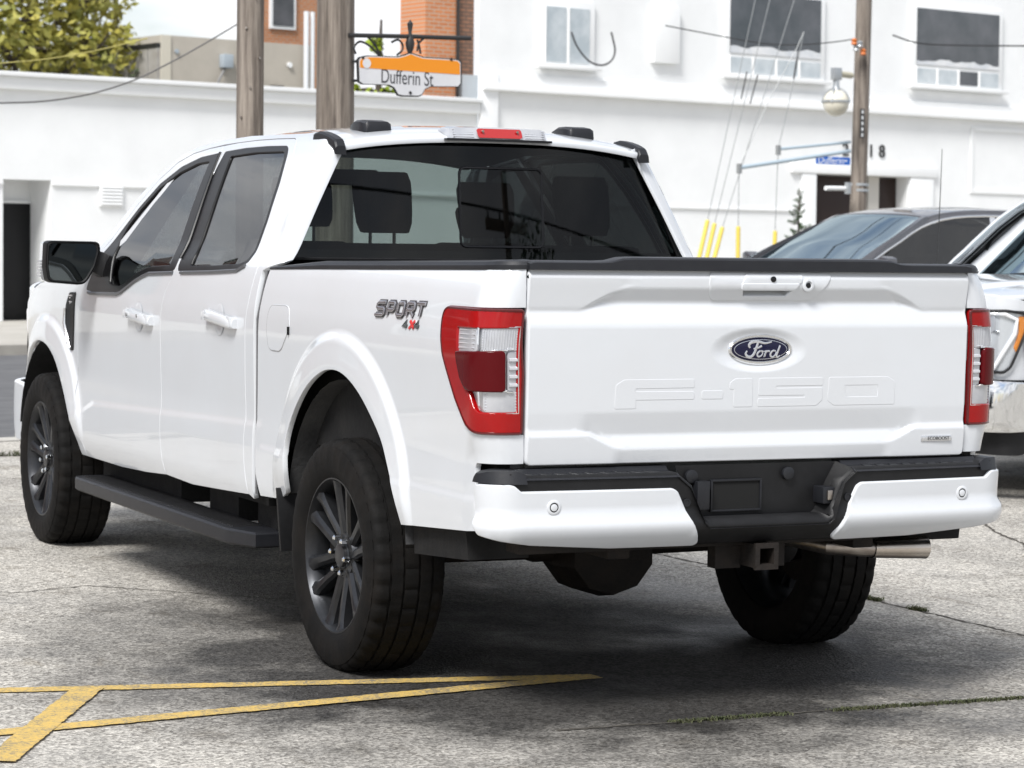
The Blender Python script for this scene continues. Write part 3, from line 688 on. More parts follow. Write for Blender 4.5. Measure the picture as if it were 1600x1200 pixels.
    fr = panel('front_door', WHITE, root, FRONT_DOOR, side, holes=[rounded(WIN_F_OUT, .012, 2)], **SIDE)
    for dr, wo, wg, hy0, hy1, hz in ((rd, WIN_R_OUT, WIN_R_GLASS, 1.400, 1.060, 1.163), (fr, WIN_F_OUT, WIN_F_GLASS, 2.412, 2.082, 1.128)):
        panel('window_surround', SURB, dr, rounded(wo, .012, 2), side, holes=[rounded(wg, .015, 3)], step=.04, hint=LEFT, off=-.0015, rnd=.003, flange=.015)
        panel('window_glass', GLASS_SIDE, dr, rounded(wg, .015, 3), side, step=.08, hint=LEFT, off=-.009, rnd=.0, flange=.0)
        # pull handle with its finger dish
        L = hy0 - hy1; hx = -half((hy0 + hy1) / 2, hz)
        hl = []
        for y, bow, e in ((hy0, .014, .80), (hy0 - .012, .024, .95), (hy0 - .05, .032, 1), (hy0 - .12, .035, 1), (hy1 + .12, .035, 1), (hy1 + .05, .034, 1), (hy1 + .012, .030, .97), (hy1, .022, .85)):
            z = hz + .013 - .026 * (hy0 - y) / L; xx = -half(y, z)
            hl.append([(xx - bow + .024, y, z - .021 * e), (xx - bow + .006, y, z - .021 * e), (xx - bow - .001, y, z - .012 * e), (xx - bow + .001, y, z + .012 * e), (xx - bow + .009, y, z + .021 * e), (xx - bow + .026, y, z + .021 * e)])
        hh = MB().loft(hl).build('door_handle', WHITE, dr, smooth=45)
        hb = MB().box(hx - .03, hx + .02, hy0 - .045, hy0 - .004, hz - .012, hz + .024); hb.box(hx - .03, hx + .02, hy1 + .004, hy1 + .05, hz - .026, hz + .012); hb.build('handle_mount', WHITE, dr, bevel=.004)
        yc = hy0 - L * .42; ds = []
        dome = MB(); n = 20
        rim_ = [Vector(side(yc + .055 * math.cos(2 * math.pi * k / n), hz - .004 + .062 * math.sin(2 * math.pi * k / n))) + Vector((-.0025, 0, 0)) for k in range(n)]
        mid = [Vector(side(yc + .046 * math.cos(2 * math.pi * k / n), hz - .004 + .052 * math.sin(2 * math.pi * k / n))) + Vector((-.0045, 0, 0)) for k in range(n)]
        dome.loft([rim_, mid, [p * .55 + Vector(side(yc, hz - .004)) * .45 + Vector((.002, 0, 0)) for p in mid]], True, True); dome.build('handle_dish', WHITE, dr, smooth=60)
    for y_ in (2.345, 2.20): MB().lathe([(0, .0075), (.004, .0075), (.004, 0)], 12, (-half(y_, 1.13) - .0335, y_, 1.133), LEFT).build('handle_button', mat('button_grey', (.25, .25, .25), .4), fr)
    rr = mirror_mesh(rd, 'rear_door', root); ff = mirror_mesh(fr, 'front_door', root)
    for a_, b_ in ((rd, rr), (fr, ff)):
        for c in a_.children:
            if c.name.startswith(('window', 'door_handle', 'handle_mount')): mirror_mesh(c, c.name.split('.')[0], b_)
    MB().tube([(-half(a_, b_) + .0005, a_, b_) for a_, b_ in SPL if 1.36 < b_ < 1.825], .0085, 8).build('pillar_strip', SURB, fr)
    # belt mouldings
    for dr, pts in ((rd, [(1.075, 1.372), (1.146, 1.351), (1.442, 1.337), (1.853, 1.323)]), (fr, [(1.892, 1.322), (2.20, 1.310), (2.29, 1.293), (2.36, 1.276), (2.535, 1.220), (2.60, 1.209), (2.98, 1.200), (3.05, 1.205)])):
        MB().tube([Vector(side(a, b)) + Vector((-.003, 0, 0)) for a, b in resample(pts + [pts[-1]], .06)[:-1 or None]][: len(resample(pts, .06)) - int(math.hypot(pts[-1][0] - pts[0][0], pts[-1][1] - pts[0][1]) / .06) - 1], .0075, 6).build('belt_moulding', mat('grey_moulding', (.09, .092, .098), .35), dr)
    # ---- cab side frame and rear pillar
    cabo = [(.880, .500), (.880, 1.360), (.752, 1.402), (.790, 1.70), (.812, 1.848), (.90, 1.868), (1.05, 1.884), (1.8, 1.886), (2.1, 1.874), (2.35, 1.850), (2.5, 1.818), (2.66, 1.750), (2.8, 1.652), (2.95, 1.500), (3.08, 1.350), (3.17, 1.245), (3.092, 1.250)]
    cabo += [(a + .004 * 1, b + .006) for a, b in reversed(DOOR_TOP_F)] + [(2.04, 1.856)] + [(a, b + .0055) for a, b in reversed(DOOR_TOP_R)] + off_x(BACK, -.0035)
    cs = panel('cab_side_frame', WHITE, root, cabo, cabside, hint=lambda c: (c.x, -.6 if c.y < .86 else 0, 0), step=.035, feat=FEAT, rnd=.0014)
    mirror_mesh(cs, 'cab_side_frame', root)
    sls = {-1: MB(), 1: MB()}
    for pts_ in (SPL, BACK, FRT, DOOR_TOP_R + [(2.04, 1.852)] + DOOR_TOP_F, [(.862, .52), (.862, .80), (.855, 1.18), (.84, 1.36)]):
        for s in (-1, 1): sls[s].tube([(s * (half(a_, b_) - (.0058 if pts_ is not BACK else .0075)), a_, b_) for a_, b_ in pts_], .0048, 6)
    for sl_ in sls.values(): sl_.build('door_seal', mat('seal_grey', (.16, .16, .165), .8, spec=.1), root)
    # inner door jambs so the gaps read dark
    for s in (-1, 1): MB().box(min(s * .84, s * .90), max(s * .84, s * .90), .84, 3.18, .50, 1.30).build('door_jamb', DARKM, root)
    # ---- roof
    ro = rounded([(-.640, .842), (.640, .842), (.632, 1.4), (.622, 1.9), (.612, 2.42), (-.612, 2.42), (-.622, 1.9), (-.632, 1.4)], .01, 2)
    def roof2(x, y): return roof(x, y - .012 * (1 - (abs(x) / .64) ** 2) * sstep(1.1, .84, y))
    rf = panel('roof', WHITE, root, ro, roof2, step=.04, hint=(0, 0, 1), rnd=.008, flange=.015)
    for s in (-1, 1):
        dl = []
        for y in [.822, .832, .842, .855, .87, .90, .95, 1.0, 1.05]:
            z = Vector(roof(.645, max(y, .84))).z + (y < .84) * (y - .84) * 1.4; w = .010 if y > .83 else .008
            k = sstep(1.1, .9, y)
            z -= .010 * sstep(1.0, 1.05, y)
            dl.append([(s * .626, y, z - .014), (s * .630, y, z + .014), (s * .635, y, z + .0205), (s * .664, y, z + .0195), (s * .671, y, z + .012), (s * .674, y, z - .012)])
        MB().loft(dl).build('roof_moulding', CAPP, root, smooth=30)
        # roof pods
        pl = []
        for y, w, h in ((.955, .050, .030), (.965, .058, .042), (1.02, .058, .043), (1.09, .052, .038), (1.16, .036, .020), (1.19, .018, .004)):
            z = Vector(roof(.44, y)).z - .006
            pl.append([(s * .44 - w, y, z), (s * .44 - w * .93, y, z + h * .8), (s * .44 - w * .7, y, z + h), (s * .44 + w * .7, y, z + h), (s * .44 + w * .93, y, z + h * .8), (s * .44 + w, y, z)])
        MB().loft(pl).build('roof_pod', CAPP, root, smooth=40)
    # ---- high mounted brake lamp
    def hb(x0, x1, z0, z1, y, d):
        ys = lambda x: y - .012 * (1 - (x / .64) ** 2)
        return [[(x, ys(x), z0), (x, ys(x) - d, z0 + .004), (x, ys(x) - d + .012, z1 - .004), (x, ys(x) + .035, z1 + .004), (x, ys(x) + .03, z0)] for x in (x0, x0 + .012, (x0 + x1) / 2, x1 - .012, x1)]
    lp = MB().loft([[(.004 + x, .842 + o_ * .6, 1.873), (.004 + x, .806 + o_, 1.874), (.004 + x, .823 + o_, 1.916 - o_ * .8), (.004 + x, .90, 1.921 - o_ * .5), (.004 + x, .90, 1.875)] for x, o_ in ((-.218, .03), (-.205, .008), (-.18, .0), (0, -.004), (.18, .0), (.205, .008), (.218, .03))])
    br = lp.build('high_brake_lamp', CLEARL, root, smooth=30)
    MB().loft([[(.004 + x, .8000, 1.878 + e), (.004 + x, .7990, 1.878 + e), (.004 + x, .8125, 1.9135 - e), (.004 + x, .8175, 1.9135 - e)] for x, e in ((-.095, .006), (-.088, 0), (.088, 0), (.095, .006))]).build('red_lens', mat('bright_red_lens', (.42, .006, .008), .15, coat=.5), br)
    MB().box(-.222, .230, .803, .86, 1.864, 1.873).build('lamp_gasket', GLOSSB, br)
    for x in (-.07, .078): MB().lathe([(0, .006), (.004, .005), (.004, 0)], 10, (x, .803, 1.9015), (0, -1, .4)).build('lamp_screw', STEEL, br)
    lt = MB()
    for s in (-1, 1):
        for k in range(4): lt.tube([(.004 + s * .11, .806 + .0045 * k, 1.880 + .009 * k), (.004 + s * .195, .810 + .0045 * k, 1.880 + .009 * k)], .0022, 5)
    stuff(lt.build('lens_ribs', mat('lens_rib', (.62, .63, .66), .2), br))
    # ---- rear window
    bgo = rounded([(-.652, 1.836), (-.3, 1.862), (0, 1.868), (.3, 1.862), (.652, 1.836), (.835, 1.405), (-.835, 1.405)], .02, 3, only=(0, 4, 5, 6))
    SL = rounded([(-.150, 1.762), (.206, 1.762), (.198, 1.458), (-.158, 1.458)], .028, 5)
    rw = panel('rear_window', GLASS_REAR, root, bgo, backglass, step=.1, hint=REAR, rnd=0, flange=0, off=0)
    band = MB()
    fo = resample(bgo, .05); fi = []
    for i, q in enumerate(fo):
        c = Vector((0, 1.62)); v = Vector(q) - c; fi.append((q[0] - .022 * math.copysign(1, q[0]) * min(1, abs(q[0]) / .3), q[1] - (.02 if v.y > 0 else -.035)))
    A = [Vector(backglass(*q)) + Vector((0, .004, 0)) for q in fo]; B = [Vector(backglass(*q)) + Vector((0, .004, 0)) for q in fi]
    n = len(A); band.add(A + B, [(i, (i + 1) % n, n + (i + 1) % n, n + i) for i in range(n)]); band.build('window_border', mat('ceramic_black', (.008, .008, .009), .25), rw, smooth=0)
    MB().tube([Vector(backglass(*q)) + Vector((0, -.002, 0)) for q in fo + [fo[0]]], .006, 6, False).build('window_seal', BLACKP, rw)
    sl = resample(SL, .03)
    MB().tube([Vector(backglass(*q)) + Vector((0, -.001, 0)) for q in sl + [sl[0]]], .0055, 6, False).build('sliding_pane_frame', GLOSSB, rw)
    panel('sliding_pane', glass_mat('sliding_pane_glass', (.38, .40, .41), ior=1.2), rw, SL, lambda x, z: tuple(Vector(backglass(x, z)) + Vector((0, .010, 0))), step=.1, hint=REAR, rnd=0, flange=0)
    dfl = MB()
    for k in range(11):
        z = 1.47 + k * .027
        for x0, x1 in ((-.64 - .0 * k, -.20), (.25, .66)): dfl.box(x0, x1, cabrear(z) + .008, cabrear(z) + .009, z, z + .0012)
    # ---- windshield, hood, cowl
    wsf = lambda x, t: (x * (.82 - .17 * t) / .74, 3.06 - .62 * t - .10 * (x / .74) ** 2 * (1 - .3 * t), 1.262 + .575 * t - .02 * (x / .74) ** 2)
    panel('windshield', GLASS_FRONT, root, rounded([(-.78, 0), (.78, 0), (.765, 1), (-.765, 1)], .03, 3), wsf, step=.12, hint=(0, 1, .5), rnd=0, flange=0)
    for s in (-1, 1):
        pl = []
        for t in (-.05, .1, .3, .5, .7, .9, 1.0):
            a_ = Vector(wsf(s * .782, t)); y = a_.y; zz = a_.z; h = half(min(y + .10, 3.1), zz + .005)
            pl.append([a_ + Vector((-s * .03, .0, -.004)), a_ + Vector((0, .01, .012)), Vector((s * (h - .012), y + .03, zz + .02)), Vector((s * (h - .01), y - .02, zz - .01)), a_ + Vector((-s * .02, -.05, -.02))])
        MB().loft(pl).build('windshield_pillar', WHITE, root, smooth=60)
    def hoodf(x, y):
        z = 1.292 - .035 * (y - 3.1) - .055 * max(0, (y - 3.9)) ** 1.5 - .045 * (abs(x) / .86) ** 3
        z += .018 * (1 - sstep(.42, .52, abs(x))) * sstep(3.1, 3.4, y) - .07 * sstep(4.36, 4.56, y) ** 2
        return (x, y, z)
    panel('hood', WHITE, root, rounded([(-.86, 3.16), (.86, 3.16), (.845, 3.7), (.80, 4.25), (.70, 4.46), (.4, 4.545), (0, 4.56), (-.4, 4.545), (-.70, 4.46), (-.80, 4.25), (-.845, 3.7)], .03, 2), hoodf, step=.05, hint=(0, 0, 1), rnd=.006)
    MB().box(-.80, .80, 3.25, 4.34, .80, 1.150).build('inner_wing', WHITE, root)
    MB().hexa([(-.85, 3.0, 1.20), (.85, 3.0, 1.20), (.85, 3.18, 1.20), (-.85, 3.18, 1.20), (-.84, 3.02, 1.262), (.84, 3.02, 1.262), (.84, 3.165, 1.252), (-.84, 3.165, 1.252)]).build('cowl', BLACKP, root)
    wp = MB(); wp.tube([(-.10, 3.12, 1.275), (-.45, 3.075, 1.30), (-.66, 3.01, 1.335)], .012, 6); wp.tube([(.52, 3.12, 1.275), (.20, 3.085, 1.30), (-.06, 3.045, 1.335)], .012, 6)
    wp.box(-.68, -.2, 3.03, 3.05, 1.30, 1.318); wp.build('wiper', BLACKP, root)
    # ---- fenders
    fo_ = off_x(FRT[1:], .0035)
    fo_ = [(3.088, 1.262), (3.5, 1.252), (3.9, 1.216), (4.22, 1.165), (4.30, 1.13), (4.27, .86), (4.22, .80), (4.20, .70)] + FARCH + [(3.080, .462)] + list(reversed(fo_))
    fl = panel('front_fender', WHITE, root, fo_, side, step=.035, hint=LEFT, feat=FEAT, rnd=.0014)
    mirror_mesh(fl, 'front_fender', root)
    va = [(3.300, 1.190), (3.206, 1.194), (3.222, 1.144), (3.252, .935), (3.290, .931), (3.372, 1.048), (3.366, 1.098), (3.345, 1.140)]
    panel('fender_vent', BLACKP, fl, rounded(va, .008, 2), side, step=.03, hint=LEFT, off=.006, rnd=.004, flange=.006)
    MB().tube([Vector(side(a_, b_)) + Vector((-.011, 0, 0)) for a_, b_ in ((3.345, 1.12), (3.356, 1.05), (3.30, .965), (3.276, .94))], [.006, .009, .009, .005], 8).build('vent_blade', SILVER, fl)
    vt = MB()
    for k, (w_, zz) in enumerate(((.052, 1.181), (.030, 1.170), (.038, 1.152), (.020, 1.144))): vt.box(-.9805, -.974, 3.262 - w_ / 2 + .012 * (k % 2), 3.262 + w_ / 2, zz - .0035, zz + .0035)
    vt.build('vent_badge', SILVER, fl)
    # ---- front end
    def front(u, z):
        k = 1 if u >= 0 else -1; a_ = abs(u); L, r_ = .68, .20; y0 = 4.56 - .06 * (z - 1.0) ** 2 * 3
        if a_ <= L: return (u, y0 - .07 * (a_ / L) ** 2, z)
        t = min(1.0, (a_ - L) / (r_ * math.pi / 2)) * math.pi / 2; e = max(0, a_ - L - r_ * math.pi / 2)
        return (k * (L + r_ * math.sin(t)), y0 - .07 - r_ * (1 - math.cos(t)) - e, z)
    FH = lambda c: (c.x, 1.5, 0)
    panel('grille', BLACKP, root, rounded([(-.60, .76), (.60, .76), (.60, 1.12), (-.60, 1.12)], .04, 3), front, step=.06, hint=FH, off=-.03)
    gb = MB()
    for z in (.78, .90, 1.0, 1.105): gb.loft([[Vector(front(x, z + d)) + Vector((0, e, 0)) for d, e in ((-.022, -.02), (-.016, .012), (.016, .012), (.022, -.02))] for x in np.linspace(-.6, .6, 9)])
    gb.build('grille_bar', CHROME, root)
    panel('front_panel', WHITE, root, rounded([(-1.04, 1.122), (1.04, 1.122), (1.04, 1.16), (.80, 1.205), (.4, 1.215), (-.4, 1.215), (-.80, 1.205), (-1.04, 1.16)], .02), front, step=.08, hint=FH)
    HLO = [(-.618, 1.115), (-.87, 1.120), (-.985, 1.105), (-1.010, 1.085), (-1.005, 1.01), (-.90, .80), (-.86, .770), (-.64, .765), (-.618, .78)]
    for s in (-1, 1):
        ol = [(s * -a_, b_) for a_, b_ in HLO]
        fh = lambda u, z, d=0: tuple(Vector(front(u, z)))
        panel('headlamp_surround', WHITE, root, [(s * .60, .725), (s * 1.14, .725), (s * 1.14, 1.125), (s * .60, 1.125)], front, step=.05, hint=FH, off=-.022, rnd=.002)
        hl_ = panel('headlamp', mat('headlamp_chrome', (.66, .68, .70), .18, metal=.35, coat=.8), root, rounded(ol, .015, 2), front, step=.04, hint=FH, off=-.012)
        panel('amber_reflector', AMBER, hl_, rounded([(s * .955, 1.085), (s * 1.000, 1.085), (s * .998, 1.01), (s * .94, .885), (s * .925, .91), (s * .958, 1.0)], .006), front, step=.03, hint=FH, off=-.004)
        panel('turn_lens', AMBER, hl_, rounded([(s * .66, .98), (s * .76, .98), (s * .75, .925), (s * .66, .925)], .008), front, step=.04, hint=FH, off=-.004)
        panel('projector_lens', CLEARL, hl_, rounded([(s * .66, 1.09), (s * .80, 1.09), (s * .80, 1.0), (s * .66, 1.0)], .02, 3), front, step=.04, hint=FH, off=-.004, rnd=.01)
        gbar = MB().tube([Vector(front(s * a_, b_)) + Vector((0, -.002, 0)) for a_, b_ in ((.63, 1.10), (.75, 1.103), (.86, 1.10), (.93, 1.07), (.92, .99), (.84, .86), (.80, .79), (.70, .785))], .013, 8); gbar.build('daylight_bar', mat('white_lamp_strip', (.78, .79, .80), .2, coat=1.0), hl_)
        lo2 = [Vector(front(*q_)) + Vector((0, .004, 0)) for q_ in resample(rounded(ol, .015, 2), .04)]
        MB().tube(lo2 + [lo2[0]], .008, 6, False).build('lamp_bezel', BLACKP, hl_)
        for a_, b_ in ((.83, 1.09), (.83, 1.0)): MB().tube([Vector(front(s * .64, b_)) + Vector((0, .0, 0)), Vector(front(s * a_, b_)) + Vector((0, 0, 0))], .006, 6).build('reflector_edge', CHROME, hl_)
        panel('lamp_cover', GLASS_CLEAR, hl_, rounded(ol, .015, 2), front, step=.06, hint=FH, off=.006, rnd=0, flange=0)
    def fbump(u, z):
        k = 1 if u >= 0 else -1; a_ = abs(u); L, r_ = .72, .20; y0 = 4.66 + smooth_tab([(.40, -.06), (.47, -.01), (.6, .0), (.70, -.01), (.75, -.03)], z, .01)
        if a_ <= L: return (u, y0 - .08 * (a_ / L) ** 2, z)
        t = min(math.pi / 2, (a_ - L) / r_); e = max(0, a_ - L - r_ * math.pi / 2)
        return (k * (L + r_ * math.sin(t) + .012), y0 - .08 - r_ * (1 - math.cos(t)) - e, z)
    fbp = panel('front_bumper', front_bumper_mat, root, rounded([(-1.20, .50), (-1.12, .44), (-.5, .43), (.5, .43), (1.12, .44), (1.20, .50), (1.18, .70), (.6, .735), (-.6, .735), (-1.18, .70)], .03, 3), fbump, step=.05, hint=FH, rnd=.01)
    panel('lower_valance', BLACKP, root, rounded([(-1.0, .30), (1.0, .30), (1.08, .445), (-1.08, .445)], .03, 3), lambda u, z: tuple(Vector(fbump(u, .5)) * .975 + Vector((0, 0, z - .4875))), step=.08, hint=FH)
    # ---- mirrors
    MZ = 1.335
    mo = [(-1.208, 1.425), (-1.190, 1.433), (-.985, 1.431), (-.972, 1.424), (-.966, 1.395), (-.985, 1.325), (-1.022, 1.262), (-1.040, 1.246), (-1.062, 1.243), (-1.185, 1.252), (-1.203, 1.262), (-1.213, 1.32)]
    def sc_(pts, k, cx=-1.09, cz=1.345): return [(cx + (a_ - cx) * k, cz + (b_ - cz) * k) for a_, b_ in pts]
    mo = rounded(mo, .012, 3)
    L_ = [[(a_, 2.850, b_) for a_, b_ in sc_(mo, .985)], [(a_, 2.844, b_) for a_, b_ in mo], [(a_, 2.860, b_) for a_, b_ in sc_(mo, 1.02)], [(a_, 2.90, b_) for a_, b_ in sc_(mo, 1.02)]]
    L2 = [[(a_, 2.90, b_) for a_, b_ in sc_(mo, 1.025)], [(a_, 2.95, b_) for a_, b_ in sc_(mo, 1.0)], [(a_, 2.99, b_) for a_, b_ in sc_(mo, .88)], [(a_, 3.005, b_) for a_, b_ in sc_(mo, .6)]]
    gl = sc_(mo, .885)
    mr = MB().loft([[(a_, 2.852, b_) for a_, b_ in gl]] + [[(a_, 2.846, b_) for a_, b_ in sc_(mo, .93)]] + L_, True, False)
    mr = mr.build('side_mirror', BLACKP, root, smooth=50)
    MB().loft([[(a_, 2.853, b_) for a_, b_ in gl], [(a_, 2.86, b_) for a_, b_ in gl]]).build('mirror_glass', MIRR, mr, smooth=30)
    MB().loft(L2, True, True).build('mirror_cap', WHITE, mr, smooth=60)
    MB().loft([[(-1.0, 2.86, 1.40), (-1.0, 2.93, 1.40), (-1.0, 2.93, 1.30), (-1.0, 2.86, 1.30)], [(-.945, 2.85, 1.385), (-.945, 2.93, 1.385), (-.945, 2.93, 1.27), (-.945, 2.85, 1.27)], [(-.905, 2.80, 1.36), (-.905, 2.94, 1.33), (-.915, 2.95, 1.22), (-.93, 2.78, 1.225)]]).build('mirror_arm', BLACKP, mr, bevel=.008)
    tk = MB()
    for k in range(6): tk.box(-1.222, -1.214, 2.90, 2.95, 1.275 + k * .013, 1.282 + k * .013)
    tk.build('mirror_turn_lamp', CLEARL, mr)
    mr2 = mirror_mesh(mr, 'side_mirror', root)
    for c in mr.children: mirror_mesh(c, c.name.split('.')[0], mr2)
    # ---- rear bumper
    bc = [(-1.030, .622), (-1.0, .603), (-.55, .548), (.55, .548), (1.0, .603), (1.030, .622), (1.040, .775), (.90, .790), (.84, .775), (.335, .775), (.285, .735), (.240, .622), (.222, .606), (-.222, .606), (-.240, .622), (-.285, .735), (-.335, .775), (-.84, .775), (-.90, .790), (-1.040, .775)]
    BH = lambda c: (c.x, c.y - .0 if abs(c.x) > .9 else -5, 0)
    rb = panel('rear_bumper', BLACKP, root, bc, bumper, step=.03, hint=lambda c: (c.x * .5, -1, 0), off=-.012, rnd=.012, flange=.05)
    wl_ = [(-1.040, .750), (-.905, .753), (-.890, .750), (-.866, .731), (-.352, .731), (-.337, .722), (-.254, .557), (-.266, .552), (-.554, .553), (-.828, .572), (-.935, .588), (-1.005, .603), (-1.028, .640), (-1.044, .720)]
    lw = panel('bumper_cover', WHITE, rb, rounded(wl_, .006, 3), bumper, step=.025, hint=lambda c: (c.x * .5, -1, 0), rnd=.006, flange=.02, label='left white painted bumper cover')
    mirror_mesh(lw, 'bumper_cover', rb, label='right white painted bumper cover')
    for u in (-.757, .763):
        P = Vector(bumper(u, .687)); n_ = Vector((u * .06, -1, .1))
        MB().lathe([(-.004, .0235), (.003, .0235), (.0045, .021), (.0045, .0155), (.0005, .0150), (.0005, 0)], 28, P, n_).build('parking_sensor', WHITE, rb)
        MB().lathe([(-.002, .0150), (.002, .0150), (.002, .0115), (-.002, .0115)], 24, P, n_).build('sensor_ring', DARKM, rb)
        MB().lathe([(-.002, .0112), (.004, .0112), (.0045, .010), (.0045, 0)], 24, P, n_).build('sensor_eye', WHITE, rb)
    for u in (-.298, .302):
        P = Vector(bumper(u, .690)) + Vector((0, .010, 0))
        MB().lathe([(0, .013), (.004, .013), (.004, .009), (.002, .009), (.002, 0)], 20, P, (0, -1, 0)).build('parking_sensor', CAPP, rb)
    for s in (-1, 1):                                # step pads with raised ribs
        pd = MB()
        xs = np.linspace(.325, .86, 9)
        pd.loft([[(s * x, Vector(bumper(x, .76)).y + .006, .772), (s * x, Vector(bumper(x, .76)).y + .022, .783), (s * x, -1.165, .786), (s * x, -1.150, .800), (s * x, -1.10, .800), (s * x, -1.10, .70)] for x in xs])
        pd.loft([[(s * x, y0, .760), (s * x, y0 + .012, .800 - e), (s * x, max(y0 + .02, -1.10), .800 - e), (s * x, max(y0 + .03, -1.085), .76)] for x, y0, e in ((.845, -1.218, .016), (.87, -1.214, .0), (.92, -1.195, .0), (.950, -1.160, .004), (.966, -1.13, .012), (.971, -1.115, .024))])
        p_ = pd.build('step_pad', CAPP, rb, smooth=30)
        for k in range(9):
            rbm = MB(); x = .375 + k * .052; y0 = Vector(bumper(x, .76)).y
            rbm.hexa([(s * (x + a_), b_, z_) for a_, b_, z_ in ((0, y0 + .024, .782), (.034, y0 + .024, .782), (.052, -1.172, .784), (.018, -1.172, .784), (.003, y0 + .027, .787), (.031, y0 + .027, .787), (.049, -1.175, .789), (.021, -1.175, .789))])
            rbm.build('step_rib', CAPP, rb)
    rx = MB()                                        # recess for the plate
    P0 = lambda x, z: Vector(bumper(x, z)) + Vector((0, .004, 0))
    fr_ = [P0(-.285, .735), P0(-.240, .622), P0(-.222, .606), P0(.222, .606), P0(.240, .622), P0(.285, .735), P0(.335, .775)]
    fr_ = [P0(-.335, .775)] + fr_
    bk = [Vector((x, -1.165, z)) for x, z in ((-.300, .800), (-.262, .735), (-.222, .645), (-.205, .632), (.205, .632), (.222, .645), (.262, .735), (.300, .800))]
    n = len(fr_); rx.add(fr_ + bk, [(i, i + 1, n + i + 1, n + i) for i in range(n - 1)] + [tuple(range(n, 2 * n))])
    rx.build('plate_recess', BLACKP, rb, smooth=20)
    pw = MB(); pw.box(-.165, .010, -1.170, -1.166, .655, .745); pw.build('plate_window', mat('deep_black', (.004, .004, .004), .9), rb)
    pb = MB(); pb.box(-.170, .015, -1.176, -1.165, .648, .655); pb.box(-.170, .015, -1.176, -1.165, .745, .752); pb.box(-.172, -.165, -1.176, -1.165, .648, .752); pb.box(.010, .017, -1.176, -1.165, .648, .752)
    pb.box(-.235, -.19, -1.20, -1.165, .66, .75); pb.build('plate_frame', CAPP, rb, bevel=.002)
    for x, z in ((.115, .765), (-.245, .765)):
        MB().lathe([(0, .021), (.012, .021), (.014, .017), (.014, 0)], 20, (x, -1.168, z), REAR).build('rubber_plug', CAPP, rb)
    tw = MB().box(.218, .262, -1.226, -1.16, .668, .722); tw.build('trailer_socket', CAPP, rb, bevel=.004)
    MB().box(.232, .252, -1.232, -1.22, .68, .712).build('socket_latch', STEEL, rb, bevel=.003)
    # ---- rear sill, frame, hitch, exhaust, axle
    MB().box(-.80, .80, -1.105, -1.07, .70, .825).build('rear_sill', mat('grey_sill', (.11, .112, .105), .6, vcol=(.07, .07, .065), vscale=9), root)
    ub = MB(); ub.box(-.50, -.42, -1.10, 4.3, .50, .64); ub.box(.42, .50, -1.10, 4.3, .50, .64); ub.box(-.84, .42, -1.16, -1.06, .535, .66)
    ub.box(-.80, .80, .75, 3.2, .53, .60); ub.box(-.10, .10, .3, 3.4, .42, .54); ub.box(.12, .36, .45, 1.4, .40, .53)
    ub.build('chassis_frame', RUST, root, bevel=.006)
    ht = MB()
    a_, b_ = (-.038, .038), (.477, .553)
    ht.loft([[(x, y, z) for x, z in ((-.038 + i, .470 + i), (.038 - i, .470 + i), (.038 - i, .546 - i), (-.038 + i, .546 - i))] for y, i in ((-1.0, 0), (-1.225, 0), (-1.235, -.005), (-1.245, -.005), (-1.245, .012), (-1.05, .012))], True, True)
    ht.box(-.13, -.036, -1.14, -1.09, .46, .56); ht.box(.036, .13, -1.14, -1.09, .46, .56)
    ht.build('hitch_receiver', RUST, root, smooth=20)
    ex = MB(); ex.tube([(.30, .45, .47), (.33, -.20, .50), (.345, -.50, .505), (.37, -.80, .500), (.42, -.955, .490), (.52, -.995, .485), (.565, -1.0, .483)], .030, 14)
    ex.build('exhaust_pipe', STEEL, root)
    et = MB().lathe([(0, .034), (.20, .040), (.212, .041), (.214, .039), (.212, .035), (.10, .033), (.10, 0)], 28, (.560, -1.0, .4835), (1, -.02, -.02)); et.build('exhaust_tip', mat('bright_steel', (.62, .57, .52), .22, metal=1.0, vcol=(.50, .44, .38), vscale=6), root)
    MB().box(.545, .585, -1.005, -.955, .50, .57).build('exhaust_hanger', BLACKP, root)
    ax = MB(); ax.lathe([(-.85, .04), (-.25, .045), (-.22, .055), (.22, .055), (.25, .045), (.85, .04)], 16, (0, 0, .395), (1, 0, 0))
    ax.loft([[(.02 + r_ * math.cos(t), y, .385 + r_ * .92 * math.sin(t)) for t in [2 * math.pi * k / 10 + .314 for k in range(10)]] for y, r_ in ((-.19, .10), (-.17, .165), (-.06, .185), (.06, .18), (.14, .10), (.3, .06))])
    ax.build('rear_axle', RUST, root, smooth=25)
    MB().lathe([(-.11, .20), (-.10, .34), (-.06, .37), (.06, .37), (.10, .34), (.11, .20)], 40, (0, -.55, .66), (0, 0, 1)).build('spare_tyre', RUBBER, root)
    sp = MB()
    for s in (-1, 1):
        sp.tube([(s * .55, -.66, .60), (s * .55, -.35, .48), (s * .55, 0, .47), (s * .55, .45, .50), (s * .55, .7, .56)], .03, 8); sp.tube([(s * .52, .18, .40), (s * .50, -.12, .72)], .035, 10)
    sp.build('leaf_spring', RUST, root)
    # ---- wheel housings, flaps, running boards
    for s in (-1, 1):
        for cy, a0, a1, rr_ in ((.0, 10, 176, .545), (3.70, 8, 178, .50)):
            cz = .46
            ang = [R(a0 + (a1 - a0) * k / 18) for k in range(19)]
            lo_ = [[(s * x, cy + rr_ * math.cos(t), cz + rr_ * math.sin(t)) for t in ang] for x in (.955, .80, .60)]
            mb = MB().loft(lo_, False, False); c0 = len(mb.v); mb.v += [(s * .60, cy + rr_ * math.cos(t), cz + rr_ * math.sin(t)) for t in ang] + [(s * .60, cy, cz)]
            mb.f += [(c0 + k, c0 + k + 1, c0 + 19) for k in range(18)]
            mb.build('wheel_housing', LINER if cy < 1 else DARKM, root, smooth=50)
